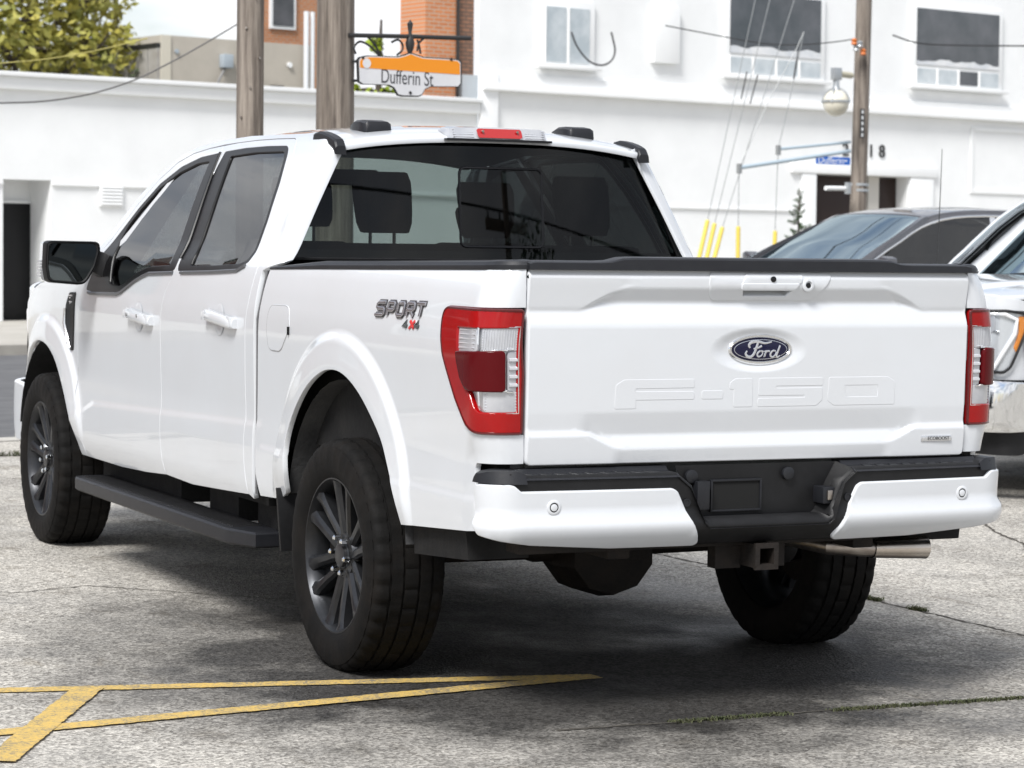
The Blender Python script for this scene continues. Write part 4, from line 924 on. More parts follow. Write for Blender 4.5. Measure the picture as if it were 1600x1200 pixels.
        MB().hexa([(s * a_, b_, z_) for a_, b_, z_ in ((.985, .520, .345), (.70, .520, .345), (.70, .535, .345), (.985, .535, .345), (.995, .545, .575), (.70, .545, .575), (.70, .560, .575), (.995, .560, .575))]).build('mud_flap', BLACKP, root, bevel=.003)
        ro_ = [(.86, 3.03), (.995, 3.03), (1.025, 3.01), (1.035, 2.97), (1.035, .98), (.98, .80), (.86, .80)]
        rbd = MB().loft([[(s * a_, b_, z_) for a_, b_ in [((a - .95) * k_ + .95, (b - 1.9) * (1 - (1 - k_) * .1) + 1.9) for a, b in ro_]] for z_, k_ in ((.320, .9), (.328, 1.0), (.372, 1.0), (.380, .93))])
        rb_ = rbd.build('running_board', CAPP, root, smooth=25)
        trd = MB()
        for k in range(74):
            y = 1.0 + k * .0265
            trd.hexa([(s * a_, b_, z_) for z_, i in ((.3795, 0), (.3845, .002)) for a_, b_ in ((.88 + i, y + i), (1.0 - i, y + i), (1.0 - i, y + .015 - i), (.88 + i, y + .015 - i))])
        stuff(trd.build('tread_rib', BLACKP, rb_))
        MB().box(min(s * .70, s * .90), max(s * .70, s * .90), .88, 3.1, .47, .55).build('sill_underside', DARKM, root)
        for y0_, y1_ in ((2.02, 3.12), (1.32, 1.66), (.86, 1.10)): MB().box(min(s * .66, s * .86), max(s * .66, s * .86), y0_, y1_, .36, .475).build('board_bracket', DARKM, rb_)
        MB().hexa([(s * a_, b_, z_) for a_, b_, z_ in ((.93, -.98, .50), (.72, -.98, .50), (.72, -.56, .47), (.93, -.56, .47), (.94, -.98, .592), (.72, -.98, .612), (.72, -.56, .585), (.935, -.56, .565))]).build('rear_valance', DARKM, root)
    # ---- cabin
    cb = MB(); cb.box(-.84, .84, .86, 3.1, .55, .60); cb.box(-.80, .80, .84, .90, .60, 1.30); cb.build('cabin_floor', DARKM, root)
    hdl = MB(); hdl.loft([[(x, y, Vector(roof(x, y)).z - .045) for x in np.linspace(-.60, .60, 9)] for y in (.90, 1.3, 1.8, 2.3)], False, False); hdl.build('headliner', mat('headliner_grey', (.10, .10, .10), .9), root)
    MB().hexa([(-.80, 2.60, .80), (.80, 2.60, .80), (.80, 3.1, .80), (-.80, 3.1, .80), (-.78, 2.55, 1.26), (.78, 2.55, 1.26), (.78, 3.0, 1.262), (-.78, 3.0, 1.262)]).build('dashboard', CLOTH, root, bevel=.03)
    def headrest(par, x, y, z, w, h, d):
        lo_ = []
        for k in range(7):
            t = k / 6; zz = z + h * t; e = math.sqrt(max(.05, 1 - (2 * t - 1) ** 4)); ww = w * (.86 + .14 * e) * (1 - .10 * (1 - t)); dd = d * (.6 + .4 * e)
            lo_.append([(x + ww * a_, y + dd * b_ + .05 * (t - .5), zz) for a_, b_ in ((-.5, -.3), (-.42, -.5), (.42, -.5), (.5, -.3), (.5, .3), (.42, .5), (-.42, .5), (-.5, .3))])
        ho = MB().loft(lo_).build('headrest', CLOTH, par, bevel=.012, smooth=60)
        po = MB(); po.tube([(x - .05, y, z - .12), (x - .05, y, z + .03)], .007, 6); po.tube([(x + .05, y, z - .12), (x + .05, y, z + .03)], .007, 6); po.build('headrest_post', STEEL, par)
    rs = MB(); rs.hexa([(-.68, .92, .85), (.68, .92, .85), (.68, 1.08, .85), (-.68, 1.08, .85), (-.68, .875, 1.465), (.68, .875, 1.465), (.68, .98, 1.465), (-.68, .98, 1.465)]); rs.box(-.68, .68, 1.0, 1.5, .82, .96)
    rs = rs.build('rear_seat', CLOTH, root, bevel=.03)
    headrest(rs, -.43, .93, 1.505, .235, .235, .10); headrest(rs, .43, .93, 1.505, .235, .235, .10); headrest(rs, 0, .93, 1.49, .22, .12, .09)
    for x in (-.42, .42):
        fs_ = MB(); fs_.hexa([(x - .25, 1.98, .85), (x + .25, 1.98, .85), (x + .25, 2.15, .85), (x - .25, 2.15, .85), (x - .22, 1.78, 1.46), (x + .22, 1.78, 1.46), (x + .22, 1.90, 1.46), (x - .22, 1.90, 1.46)]); fs_.box(x - .25, x + .25, 2.05, 2.55, .80, .95)
        fs_ = fs_.build('front_seat', CLOTH, root, bevel=.035); headrest(fs_, x, 1.80, 1.52, .26, .20, .09)
    sw = MB(); pts = [(-.42 + .185 * math.cos(t), 2.46 - .07 * math.sin(t), 1.19 + .17 * math.sin(t)) for t in [2 * math.pi * k / 24 for k in range(25)]]; sw.tube(pts, .015, 8, False); sw.tube([(-.58, 2.46, 1.19), (-.42, 2.50, 1.17), (-.26, 2.46, 1.19)], .02, 6); sw.build('steering_wheel', CLOTH, root)
    MB().box(-.11, .13, 2.30, 2.36, 1.70, 1.77).build('rear_view_mirror', BLACKP, root, bevel=.012)
    # ---- wheels
    for s in (-1, 1):
        add_wheel(root, s * .868, 0.0, .395, s > 0, R(8 if s < 0 else 17)); add_wheel(root, s * .868, 3.693, .395, s > 0, R(-9), R(-2.0))
    return root
truck = build_pickup('large white four-door pickup seen from behind with its closed tailgate facing the camera', WHITE)

# ================================================================ GROUND AND STREET
def lot_material():
    m = bpy.data.materials.new('worn_concrete'); m.use_nodes = True
    nt = m.node_tree; b = nt.nodes['Principled BSDF']; L = nt.links.new
    tc = nt.nodes.new('ShaderNodeTexCoord')
    def noise_(sc, det, ro=.6):
        n = nt.nodes.new('ShaderNodeTexNoise'); n.inputs['Scale'].default_value = sc; n.inputs['Detail'].default_value = det; n.inputs['Roughness'].default_value = ro; L(tc.outputs['Object'], n.inputs['Vector']); return n
    def ramp(src, lo, hi, c0, c1):
        r = nt.nodes.new('ShaderNodeValToRGB'); r.color_ramp.elements[0].position = lo; r.color_ramp.elements[1].position = hi
        r.color_ramp.elements[0].color = (*c0, 1); r.color_ramp.elements[1].color = (*c1, 1); L(src, r.inputs['Fac']); return r
    def mul(a, b_, f=1.0):
        x = nt.nodes.new('ShaderNodeMix'); x.data_type = 'RGBA'; x.blend_type = 'MULTIPLY'; x.inputs['Factor'].default_value = f; L(a, x.inputs['A']); L(b_, x.inputs['B']); return x.outputs['Result']
    vo = nt.nodes.new('ShaderNodeTexVoronoi'); vo.inputs['Scale'].default_value = 105; vo.inputs['Randomness'].default_value = 1; L(tc.outputs['Object'], vo.inputs['Vector'])
    sep = nt.nodes.new('ShaderNodeSeparateColor'); L(vo.outputs['Color'], sep.inputs[0])
    agg = ramp(sep.outputs[0], .05, .95, (.21, .200, .186), (.62, .600, .565))
    mid = ramp(noise_(28, 3).outputs['Fac'], .35, .65, (.84, .84, .84), (1.10, 1.10, 1.09))
    c = mul(agg.outputs[0], mid.outputs[0])
    big = ramp(noise_(.9, 8, .62).outputs['Fac'], .36, .58, (.76, .745, .72), (1.07, 1.05, 1.01)); c = mul(c, big.outputs[0])
    st = ramp(noise_(2.7, 8, .68).outputs['Fac'], .30, .44, (.52, .50, .47), (1, 1, 1)); c = mul(c, st.outputs[0])
    oil = ramp(noise_(6.5, 9, .72).outputs['Fac'], .28, .35, (.55, .51, .46), (1, 1, 1)); c = mul(c, oil.outputs[0])     # small oil spots
    wr = nt.nodes.new('ShaderNodeMapping'); wr.inputs['Scale'].default_value = (3.0, .8, 1); wr.inputs['Rotation'].default_value = (0, 0, R(20)); L(tc.outputs['Object'], wr.inputs['Vector'])
    nw = nt.nodes.new('ShaderNodeTexNoise'); nw.inputs['Scale'].default_value = 2.2; nw.inputs['Detail'].default_value = 8; nw.inputs['Roughness'].default_value = .7; L(wr.outputs[0], nw.inputs['Vector'])
    sc_ = ramp(nw.outputs['Fac'], .34, .42, (.72, .70, .67), (1, 1, 1)); c = mul(c, sc_.outputs[0])                      # long scuffs
    # shade painted into the colour under the parked truck, with a ragged outline
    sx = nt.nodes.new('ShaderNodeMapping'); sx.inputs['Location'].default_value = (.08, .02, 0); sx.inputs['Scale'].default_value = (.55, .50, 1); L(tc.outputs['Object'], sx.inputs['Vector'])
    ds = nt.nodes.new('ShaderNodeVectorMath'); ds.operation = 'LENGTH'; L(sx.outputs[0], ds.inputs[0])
    shade_edge = nt.nodes.new('ShaderNodeMath'); shade_edge.operation = 'MULTIPLY_ADD'; shade_edge.inputs[1].default_value = 1.1; L(noise_(2.2, 7, .65).outputs['Fac'], shade_edge.inputs[0]); L(ds.outputs['Value'], shade_edge.inputs[2])
    hf = nt.nodes.new('ShaderNodeMath'); hf.operation = 'MULTIPLY'; hf.inputs[1].default_value = .5; L(shade_edge.outputs[0], hf.inputs[0])
    under_shade = ramp(hf.outputs[0], .58, .86, (0, 0, 0), (1, 1, 1))
    shade_tint = nt.nodes.new('ShaderNodeMix'); shade_tint.data_type = 'RGBA'; L(under_shade.outputs[0], shade_tint.inputs['Factor']); shade_tint.inputs['A'].default_value = (.13, .13, .135, 1); shade_tint.inputs['B'].default_value = (1, 1, 1, 1)
    c = mul(c, shade_tint.outputs['Result'])
    L(c, b.inputs['Base Color'])
    rr = ramp(noise_(1.1, 7, .62).outputs['Fac'], .38, .58, (.48, .48, .48), (.90, .90, .90)); wr_ = mul(rr.outputs[0], shade_tint.outputs['Result'], .12); L(wr_, b.inputs['Roughness'])
    b.inputs['Specular IOR Level'].default_value = .22
    bp = nt.nodes.new('ShaderNodeBump'); bp.inputs['Strength'].default_value = .6; bp.inputs['Distance'].default_value = .006
    ad = nt.nodes.new('ShaderNodeMath'); ad.operation = 'ADD'; L(vo.outputs['Distance'], ad.inputs[0]); L(noise_(60, 4).outputs['Fac'], ad.inputs[1])
    L(ad.outputs[0], bp.inputs['Height']); L(bp.outputs[0], b.inputs['Normal'])
    return m
Q_LOT, Q_FACE, W_LOT, W_FACE = 15.95, 38.0, -1.24, -1.15
def street_z(u, q):
    """height of the street in world terms: flush with the lot at its edge, then falling to the far facades"""
    zf = SW(u, Q_FACE, W_FACE).z
    t = max(0.0, (q - Q_LOT) / (Q_FACE - Q_LOT)); return zf * t
def sg(u, q, dz=0.0):
    P = SW(u, q, -1.2); z = street_z(u, q) + dz
    return (P.x, P.y, z)
US = [-80, -30, 0, 6, 12, 20, 30, 45, 70, 120]
def strip(name, q0, q1, m, dz=0.0, thick=0.0):
    mb = MB()
    if thick:
        mb.loft([[sg(u, q0, dz), sg(u, q1, dz), sg(u, q1, dz - thick), sg(u, q0, dz - thick)] for u in US])
    else: mb.loft([[sg(u, q0, dz), sg(u, q1, dz)] for u in US], False, False)
    return struct(mb.build(name, m, smooth=0))
def up_mesh(o):
    me = o.data; bm = bmesh.new(); bm.from_mesh(me)
    for f in bm.faces: f.normal_update()
    bmesh.ops.reverse_faces(bm, faces=[f for f in bm.faces if f.normal.z < 0 and abs(f.normal.z) > .7]); bm.to_mesh(me); bm.free(); return o
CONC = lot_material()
lotm = MB()
a0, a1 = sg(-80, Q_LOT), sg(120, Q_LOT); b0, b1 = sg(-80, -60), sg(120, -60)
lotm.add([(b0[0], b0[1], 0), (b1[0], b1[1], 0), (a1[0], a1[1], 0), (a0[0], a0[1], 0)], [(0, 1, 2, 3)])
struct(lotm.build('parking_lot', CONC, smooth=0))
ROADM = mat('street_asphalt', (.085, .086, .090), .85, vcol=(.13, .13, .132), vscale=3, bump=.3, bscale=90)
SIDEW = mat('sidewalk_concrete', (.36, .34, .30), .85, vcol=(.46, .44, .40), vscale=1.5, bump=.2, bscale=70)
strip('near_sidewalk', Q_LOT, 16.25, SIDEW, .004)
strip('road', 16.25, 28.3, ROADM, 0)
strip('far_kerb', 28.3, 28.6, mat('kerb_concrete', (.30, .28, .25), .85, vcol=(.38, .36, .32), vscale=3), .12, .4)
strip('far_sidewalk', 28.6, 38.5, SIDEW, .115, .3)
base = MB(); base.add([(-600, -600, -1.6), (900, -600, -1.6), (900, 900, -1.6), (-600, 900, -1.6)], [(0, 1, 2, 3)])
struct(base.build('ground', mat('far_ground', (.16, .16, .14), .9, vcol=(.10, .12, .07), vscale=.2), smooth=0))

# painted parking lines
def yellow_material():
    m = bpy.data.materials.new('worn_yellow_paint'); m.use_nodes = True; nt = m.node_tree; b = nt.nodes['Principled BSDF']; b.inputs['Roughness'].default_value = .8; L = nt.links.new
    tc = nt.nodes.new('ShaderNodeTexCoord')
    def nz(sc, det, ro): n = nt.nodes.new('ShaderNodeTexNoise'); n.inputs['Scale'].default_value = sc; n.inputs['Detail'].default_value = det; n.inputs['Roughness'].default_value = ro; L(tc.outputs['Object'], n.inputs['Vector']); return n.outputs['Fac']
    ad = nt.nodes.new('ShaderNodeMath'); ad.operation = 'MULTIPLY_ADD'; ad.inputs[1].default_value = .45; L(nz(5, 5, .6), ad.inputs[0]); L(nz(75, 6, .75), ad.inputs[2])
    r = nt.nodes.new('ShaderNodeValToRGB'); e = r.color_ramp.elements; e[0].position = .60; e[0].color = (.60, .40, .10, 1); e[1].position = .84; e[1].color = (.20, .17, .12, 1); e.new(.73).color = (.47, .335, .115, 1)
    L(ad.outputs[0], r.inputs['Fac']); L(r.outputs[0], b.inputs['Base Color'])
    bp = nt.nodes.new('ShaderNodeBump'); bp.inputs['Strength'].default_value = .6; bp.inputs['Distance'].default_value = .006; L(nz(90, 4, .6), bp.inputs['Height']); L(bp.outputs[0], b.inputs['Normal'])
    return m
YEL = yellow_material()
def worn_line(name, a, b, w, z):
    a, b = Vector(a), Vector(b); d = (b - a); n = int(d.length / .02); t = d.normalized(); s = Vector((-t.y, t.x))
    rnd_ = random.Random(int(a.x * 1000)); mb = MB(); L_, R_ = [], []
    for k in range(n + 1):
        p = a + d * k / n
        L_.append(p + s * (w / 2 + rnd_.uniform(-.0035, .0035))); R_.append(p - s * (w / 2 + rnd_.uniform(-.0035, .0035)))
    mb.v = [(p.x, p.y, z) for p in L_] + [(p.x, p.y, z) for p in R_]
    m_ = n + 1; mb.f = [(k, m_ + k, m_ + k + 1, k + 1) for k in range(n) if rnd_.random() > .0]
    o = mb.build(name, YEL, smooth=0); up_mesh(o); return struct(o)
worn_line('parking_line', (-3.45, .258), (-.24, -.455), .080, .004)
worn_line('parking_line', (-2.62, -.742), (-.20, -.468), .085, .0055)
worn_line('parking_line', (-1.885, -.085), (-2.46, -1.12), .098, .007)

# joints and cracks with weeds
def crack(name, pts, w, z=.0025):
    rnd_ = random.Random(len(pts) + int(abs(pts[0][0]) * 100)); P = []
    for (a, b) in zip(pts, pts[1:]):
        a, b = Vector(a), Vector(b); n = max(2, int((b - a).length / .03))
        for k in range(n):
            t = (b - a).normalized(); s = Vector((-t.y, t.x)); P.append(a + (b - a) * k / n + s * rnd_.uniform(-.008, .008))
    P.append(Vector(pts[-1])); L_, R_ = [], []
    for i, p in enumerate(P):
        t = (P[min(i + 1, len(P) - 1)] - P[max(i - 1, 0)]).normalized(); s = Vector((-t.y, t.x)); ww = w * rnd_.uniform(.4, 1.2)
        L_.append(p + s * ww / 2); R_.append(p - s * ww / 2)
    m_ = len(P); mb = MB(); mb.v = [(p.x, p.y, z) for p in L_] + [(p.x, p.y, z) for p in R_]; mb.f = [(k, m_ + k, m_ + k + 1, k + 1) for k in range(m_ - 1)]
    o = mb.build(name, mat('crack_dirt', (.045, .04, .033), .95, vcol=(.09, .08, .065), vscale=30), smooth=0); up_mesh(o); return struct(o)
J1 = [(1.62, 2.20), (1.70, 1.40), (1.752, .80), (1.79, -.237), (1.84, -1.4), (1.9, -3)]
J2 = [(-.75, -1.265), (-.356, -1.277), (.30, -1.285), (.971, -1.32), (1.8, -1.35), (4, -1.42)]
crack('slab_joint', J1, .016); crack('slab_joint', J2, .022); crack('slab_joint', [(1.62, 2.2), (1.50, 4.0), (1.35, 7.0), (1.2, 10)], .016)
crack('slab_joint', [(-6, 8.25), (-.07, 7.913), (3, 7.75), (8, 7.5)], .03)
crack('surface_crack', [(3.4, 1.9), (3.561, 2.144), (3.70, 2.55), (3.868, 2.886), (4.3, 3.6)], .02); crack('surface_crack', [(3.62, 2.35), (3.9, 2.2), (4.5, 2.25)], .012)
crack('surface_crack', [(-1.9, 2.4), (-1.55, 2.1), (-1.2, 2.2), (-.6, 1.6), (-.1, 1.55)], .010); crack('surface_crack', [(-.55, .1), (-.35, -.3), (-.38, -.5)], .008)
crack('surface_crack', [(-.4, 6.6), (.1, 6.1), (.4, 6.15), (1.3, 5.6)], .012)
GRASS = mat('weed_green', (.040, .052, .018), .85, vcol=(.075, .075, .035), vscale=25)
def weeds(pts, dens, h, seed, gaps=()):
    rnd_ = random.Random(seed); mb = MB()
    for (a, b) in zip(pts, pts[1:]):
        a, b = Vector(a), Vector(b); n = int((b - a).length * dens)
        for k in range(n):
            t = rnd_.random(); p = a + (b - a) * t
            if noise.noise(Vector((p.x * 3.1, p.y * 3.1, seed))) < gaps: continue
            x, y = p.x + rnd_.gauss(0, .010), p.y + rnd_.gauss(0, .010); an = rnd_.uniform(0, 6.28); hh = h * rnd_.uniform(.4, 1.2); le = rnd_.uniform(.2, 1.4) * hh; w = .0022
            c, s = math.cos(an), math.sin(an)
            mb.add([(x - w * s, y + w * c, 0), (x + w * s, y - w * c, 0), (x + c * le * .5 + w * s * .8, y + s * le * .5 - w * c * .8, hh * .7), (x + c * le * .5 - w * s * .8, y + s * le * .5 + w * c * .8, hh * .7), (x + c * le, y + s * le, hh)], [(0, 1, 2, 3), (3, 2, 4)])
    return stuff(mb.build('grass', GRASS, smooth=0, fix=False))
weeds(J2[1:5], 2300, .0085, 3, -.35); weeds([(1.742, 1.0), (1.752, .80), (1.757, .72)], 2500, .016, 5, -1); weeds([(1.765, .50), (1.772, .42)], 2600, .016, 6, -1); weeds([(1.66, 1.85), (1.68, 1.65)], 1800, .014, 8, -1); weeds([(-6, 8.25), (-.07, 7.913), (3, 7.75)], 700, .035, 9, -.1)

# ================================================================ FAR BUILDINGS (street frame)
def fu(px, py, q):
    """street-frame point seen at a photograph position on the plane at distance q"""
    d = Vector(((px - 800) / 4109.87, -(py - 600) / 4109.87, 1.0)); dw = cr_ * d.x + cu_ * d.y + cf_ * d.z
    s = S_MAT.to_3x3().inverted() @ dw; return s * (q / s.y)
STUCCO = mat('white_stucco', (.84, .85, .85), .85, vcol=(.79, .80, .80), vscale=1.3, bump=.25, bscale=45)
STUCCO2 = mat('white_trim_paint', (.84, .85, .85), .7, vcol=(.81, .82, .82), vscale=2)
DOORB = mat('black_door_paint', (.006, .006, .0065), .5, spec=.3); DOORBR = mat('brown_door_paint', (.022, .011, .008), .45, spec=.3)
def S_obj(mb, name, m, parent=None, **k):
    o = mb.build(name, m, parent, **k)
    if parent is None: o.matrix_world = S_MAT
    return o
def S_thing(name, label, cat, group=None):
    o = thing(name, label, cat, group=group); o.matrix_world = S_MAT; return o
GB = -2.2
A = S_thing('white_building', 'low white stuccoed building with a flat parapet and a recessed black door, behind the pickup', 'building')
w = MB(); w.box(4, 19.69, 38, 46, GB, 2.66); w.box(20.55, 29.20, 38, 46, GB, 2.66); w.box(19.69, 20.55, 38, 46, 1.23, 2.66); w.box(19.69, 20.55, 38.75, 46, GB, 1.23); S_obj(w, 'wall', STUCCO, A)
S_obj(MB().box(4, 29.20, 37.88, 46.1, 2.66, 2.86), 'parapet', STUCCO2, A, bevel=.015); S_obj(MB().box(4, 29.20, 37.80, 46.15, 2.862, 2.935), 'coping', STUCCO2, A, bevel=.01)
S_obj(MB().box(20.56, 29.19, 37.96, 37.999, 1.150, 1.19), 'string_course', STUCCO2, A)
S_obj(MB().box(4, 19.68, 37.96, 37.999, 1.150, 1.19), 'string_course', STUCCO2, A)
d = S_obj(MB().box(19.72, fu(57, 400, 38.7).x, 38.70, 38.748, GB, .86), 'door', DOORB, A, bevel=.01); S_obj(MB().box(19.70, 20.54, 38.66, 38.748, .865, .90), 'door_lintel', STUCCO2, A)
jx = fu(57, 400, 38.7).x; S_obj(MB().box(jx + .004, jx + .04, 38.66, 38.748, GB, .86), 'door_jamb', STUCCO2, A)
S_obj(MB().tube([(19.9, 38.699, -.35), (19.9, 38.67, -.35), (19.9, 38.67, -.1), (19.9, 38.699, -.1)], .012, 6), 'door_handle', DOORB, d)
v = S_obj(MB().box(21.42, 21.86, 37.955, 37.998, .83, 1.20), 'vent', STUCCO2, A, bevel=.008)
for k in range(6): S_obj(MB().hexa([(21.45, 37.94, .86 + k * .055), (21.83, 37.94, .86 + k * .055), (21.83, 37.956, .885 + k * .055), (21.45, 37.956, .885 + k * .055), (21.45, 37.935, .868 + k * .055), (21.83, 37.935, .868 + k * .055), (21.83, 37.956, .895 + k * .055), (21.45, 37.956, .895 + k * .055)]), 'louvre', STUCCO2, v)
B = S_thing('white_building', 'tall white building with upstairs windows, a house number and a brown double doorway', 'building')
w = MB(); w.prism([(29.22, 37.98, GB), (37.82, 37.98, GB), (37.82, 49.1, GB)], [(29.22, 37.98, 9), (37.82, 37.98, 9), (37.82, 49.1, 9)]); w.box(40.52, 75, 37.98, 52, GB, 9); w.box(37.821, 40.519, 37.98, 49, 1.83, 9); w.box(37.821, 40.519, 38.36, 49, GB, 1.829)
WINS = [(30.67, 31.79, 3.67, 4.75, 2), (35.31, 37.85, 3.72, 5.30, 4), (40.60, 43.20, 3.78, 5.35, 4), (46.2, 48.8, 3.78, 5.35, 4)]
wb = S_obj(w, 'wall', STUCCO, B)
S_obj(MB().box(29.22, 75, 37.80, 37.979, 3.10, 3.22), 'cornice', STUCCO2, B, bevel=.02); S_obj(MB().box(29.21, 29.6, 37.88, 37.978, GB, 3.42), 'corner_pilaster', STUCCO2, B, bevel=.01)
S_obj(MB().box(29.61, 37.25, 37.945, 37.978, 1.055, 1.09), 'string_course', STUCCO2, B)
S_obj(MB().box(29.62, 75, 37.93, 37.978, 3.222, 3.42), 'frieze_band', STUCCO2, B)
S_obj(MB().box(33.35, 34.0, 37.86, 37.978, 3.82, 4.9), 'wall_box', STUCCO2, B, bevel=.01)
PANE = mat('window_pane_sky', (.42, .47, .50), .06, coat=1.0, vcol=(.62, .66, .68), vscale=2.2); PANED = mat('window_pane_dark', (.05, .055, .06), .05, coat=1.0, vcol=(.10, .10, .11), vscale=1.5); BLIND = mat('white_blind', (.72, .73, .74), .6, vcol=(.55, .58, .62), vscale=3)
for (u0, u1, z0, z1, np_) in WINS:
    f = S_obj(MB().box(u0 - .10, u1 + .10, 37.90, 37.975, z0 - .02, z1 + .1), 'window', STUCCO2, B, bevel=.008)
    S_obj(MB().box(u0 - .22, u1 + .22, 37.80, 37.90, z0 - .10, z0 - .025), 'sill', STUCCO2, f, bevel=.012)
    zm = z0 + .34 if np_ == 4 else z1 - .02
    n_ = np_; wd = (u1 - u0) / n_
    for k in range(n_):
        a_, b_ = u0 + wd * k + .035, u0 + wd * (k + 1) - .035
        dark = (np_ == 4 and k == 2 and u0 > 40)
        S_obj(MB().box(a_, b_, 37.885, 37.899, z0 + .03, zm - .02), 'pane', PANED if dark else PANE, f)
        S_obj(MB().box(a_ - .03, a_, 37.87, 37.899, z0 + .0, zm), 'mullion', STUCCO2, f)
    if np_ == 4:
        S_obj(MB().box(u0 + .03, u1 - .03, 37.885, 37.899, zm + .06, z1), 'pane', PANED, f)
        bl_ = MB(); n2 = 26; rq = random.Random(int(u0 * 10)); zt_ = fu(1490, 96, 37.88).z if u0 > 38 else fu(1200, 73, 37.88).z; top = [zt_ - .035 + .07 * noise.noise(Vector((k * .31, u0, 0))) + rq.uniform(0, .02) for k in range(n2 + 1)]
        bl_.loft([[(u0 + .03 + (u1 - u0 - .06) * k / n2, 37.884, zm + .06), (u0 + .03 + (u1 - u0 - .06) * k / n2, 37.884, top[k]), (u0 + .03 + (u1 - u0 - .06) * k / n2, 37.8825, top[k]), (u0 + .03 + (u1 - u0 - .06) * k / n2, 37.8825, zm + .06)] for k in range(n2 + 1)])
        S_obj(bl_, 'blind', BLIND, f, smooth=0)
# doorway
S_obj(MB().box(37.10, 41.35, 37.90, 37.978, 1.835, 2.05), 'door_lintel', STUCCO2, B, bevel=.015)
for a_, b_ in ((37.40, 37.80), (40.54, 41.25)): S_obj(MB().box(a_, b_, 37.92, 37.978, GB, 1.833), 'door_surround', STUCCO2, B, bevel=.01)
DQ = 38.29
def du_(px): return fu(px, 300, DQ).x
S_obj(MB().box(du_(1353), du_(1369.5), 38.22, 38.355, GB, 1.826), 'door_post', mat('beige_post', (.55, .53, .49), .7), B)
d1 = S_obj(MB().box(37.83, du_(1353) - .005, DQ, 38.355, GB, 1.81), 'door', DOORBR, B, bevel=.01); d2 = S_obj(MB().box(du_(1369.5) + .005, 40.50, DQ, 38.355, GB, 1.81), 'door', DOORBR, B, bevel=.01)
S_obj(MB().tube([(38.1, DQ, .9), (38.1, DQ - .05, .9), (38.1, DQ - .05, 1.15), (38.1, DQ, 1.15)], .015, 6), 'door_handle', STEEL, d1)
S_obj(MB().box(37.3, 40.9, 36.6, 37.9, GB, -1.0), 'doorstep', SIDEW, B)
S_obj(MB().box(42.42, 42.50, 37.95, 37.978, 1.55, 2.95), 'panel_moulding', STUCCO2, B); S_obj(MB().box(42.51, 46.5, 37.95, 37.978, 2.87, 2.95), 'panel_moulding', STUCCO2, B); S_obj(MB().box(42.51, 46.5, 37.95, 37.978, 1.55, 1.62), 'panel_moulding', STUCCO2, B)
INK = mat('black_sign_paint', (.02, .02, .02), .5)
for ch, u in (('2', 38.66), ('1', 39.40), ('8', 39.72)):
    link_mesh('house_number', text_mesh('house_number', ch, .37, .012, 1.05), INK, B, matrix=Matrix.Translation((u, 37.965, 2.345)) @ Matrix.Rotation(R(90), 4, 'X'))
# beige block behind the parapet, brick buildings beyond
BEIGE = mat('beige_panel', (.47, .43, .37), .8, vcol=(.42, .385, .33), vscale=2)
C = S_thing('beige_building', 'plain beige rooftop block behind the low white parapet', 'building')
S_obj(MB().box(29.72, 33.72, 50, 56, 1.0, 4.86), 'wall', BEIGE, C); S_obj(MB().box(29.70, 29.95, 49.97, 49.999, 1.0, 4.86), 'corner_trim', mat('cream_trim', (.58, .54, .45), .8), C)
for k in range(14): S_obj(MB().box(29.62, 29.70, 50.0 + k * .42, 50.38 + k * .42, 1.0, 4.58), 'siding_panel', mat('weathered_siding', (.30, .28, .25), .7, vcol=(.40, .385, .36), vscale=3), C)
S_obj(MB().box(29.60, 29.716, 49.99, 56, 4.585, 4.68), 'roof_edge', INK, C)
S_obj(MB().box(29.0, 29.615, 49.9, 50.0, 3.4, 4.60), 'roof_post', INK, C) if 0 else None
mt = S_obj(MB().box(31.20, 31.46, 49.80, 49.995, 4.22, 4.52), 'meter_box', mat('grey_blue_box', (.36, .41, .45), .5), C, bevel=.02)
S_obj(MB().tube([(31.30, 49.9, 4.22), (31.22, 49.9, 4.08), (31.12, 49.9, 3.9), (31.10, 49.9, 3.6)], .03, 6), 'conduit', mat('grey_conduit', (.22, .22, .22), .5), mt)
for du, dw, le in ((.35, .02, .14), (.45, .25, .12), (.45, -.22, .16), (.62, .12, .12), (.66, -.22, .08)):
    S_obj(MB().tube([(31.3 + du, 49.85, 4.32 + dw + le / 2), (31.3 + du + .05, 49.8, 4.32 + dw), (31.3 + du, 49.85, 4.32 + dw - le / 2)], [.02, .035, .02], 6), 'cable_insulator', INK, mt)
S_obj(MB().tube([(31.65, 49.85, 4.34), (31.85, 49.8, 4.33), (31.88, 49.8, 4.18), (31.80, 49.8, 4.10), (31.72, 49.8, 4.22), (31.70, 49.8, 4.3)], .016, 6), 'cable_loop', INK, mt)
S_obj(MB().lathe([(0, .05), (.04, .05), (.04, 0)], 10, (30.1, 49.99, 4.52), (0, -1, 0)), 'wall_lamp', mat('grey_blue_box', (.36, .41, .45), .5), C)
S_obj(MB().lathe([(0, .06), (.05, .06), (.05, 0)], 10, (33.05, 49.99, 4.38), (0, -1, 0)), 'wall_lamp', STUCCO2, C)
S_obj(MB().box(32.55, 32.85, 49.9, 49.998, 3.82, 3.90), 'vent_slot', INK, C)
S_obj(MB().tube([(33.42, 49.85, 2.0), (33.42, 49.85, 5.6)], .06, 8), 'drainpipe', mat('white_pipe', (.72, .74, .76), .4), C); S_obj(MB().tube([(33.60, 49.87, 2.0), (33.60, 49.87, 5.6)], .05, 8), 'drainpipe', mat('white_pipe', (.72, .74, .76), .4), C)
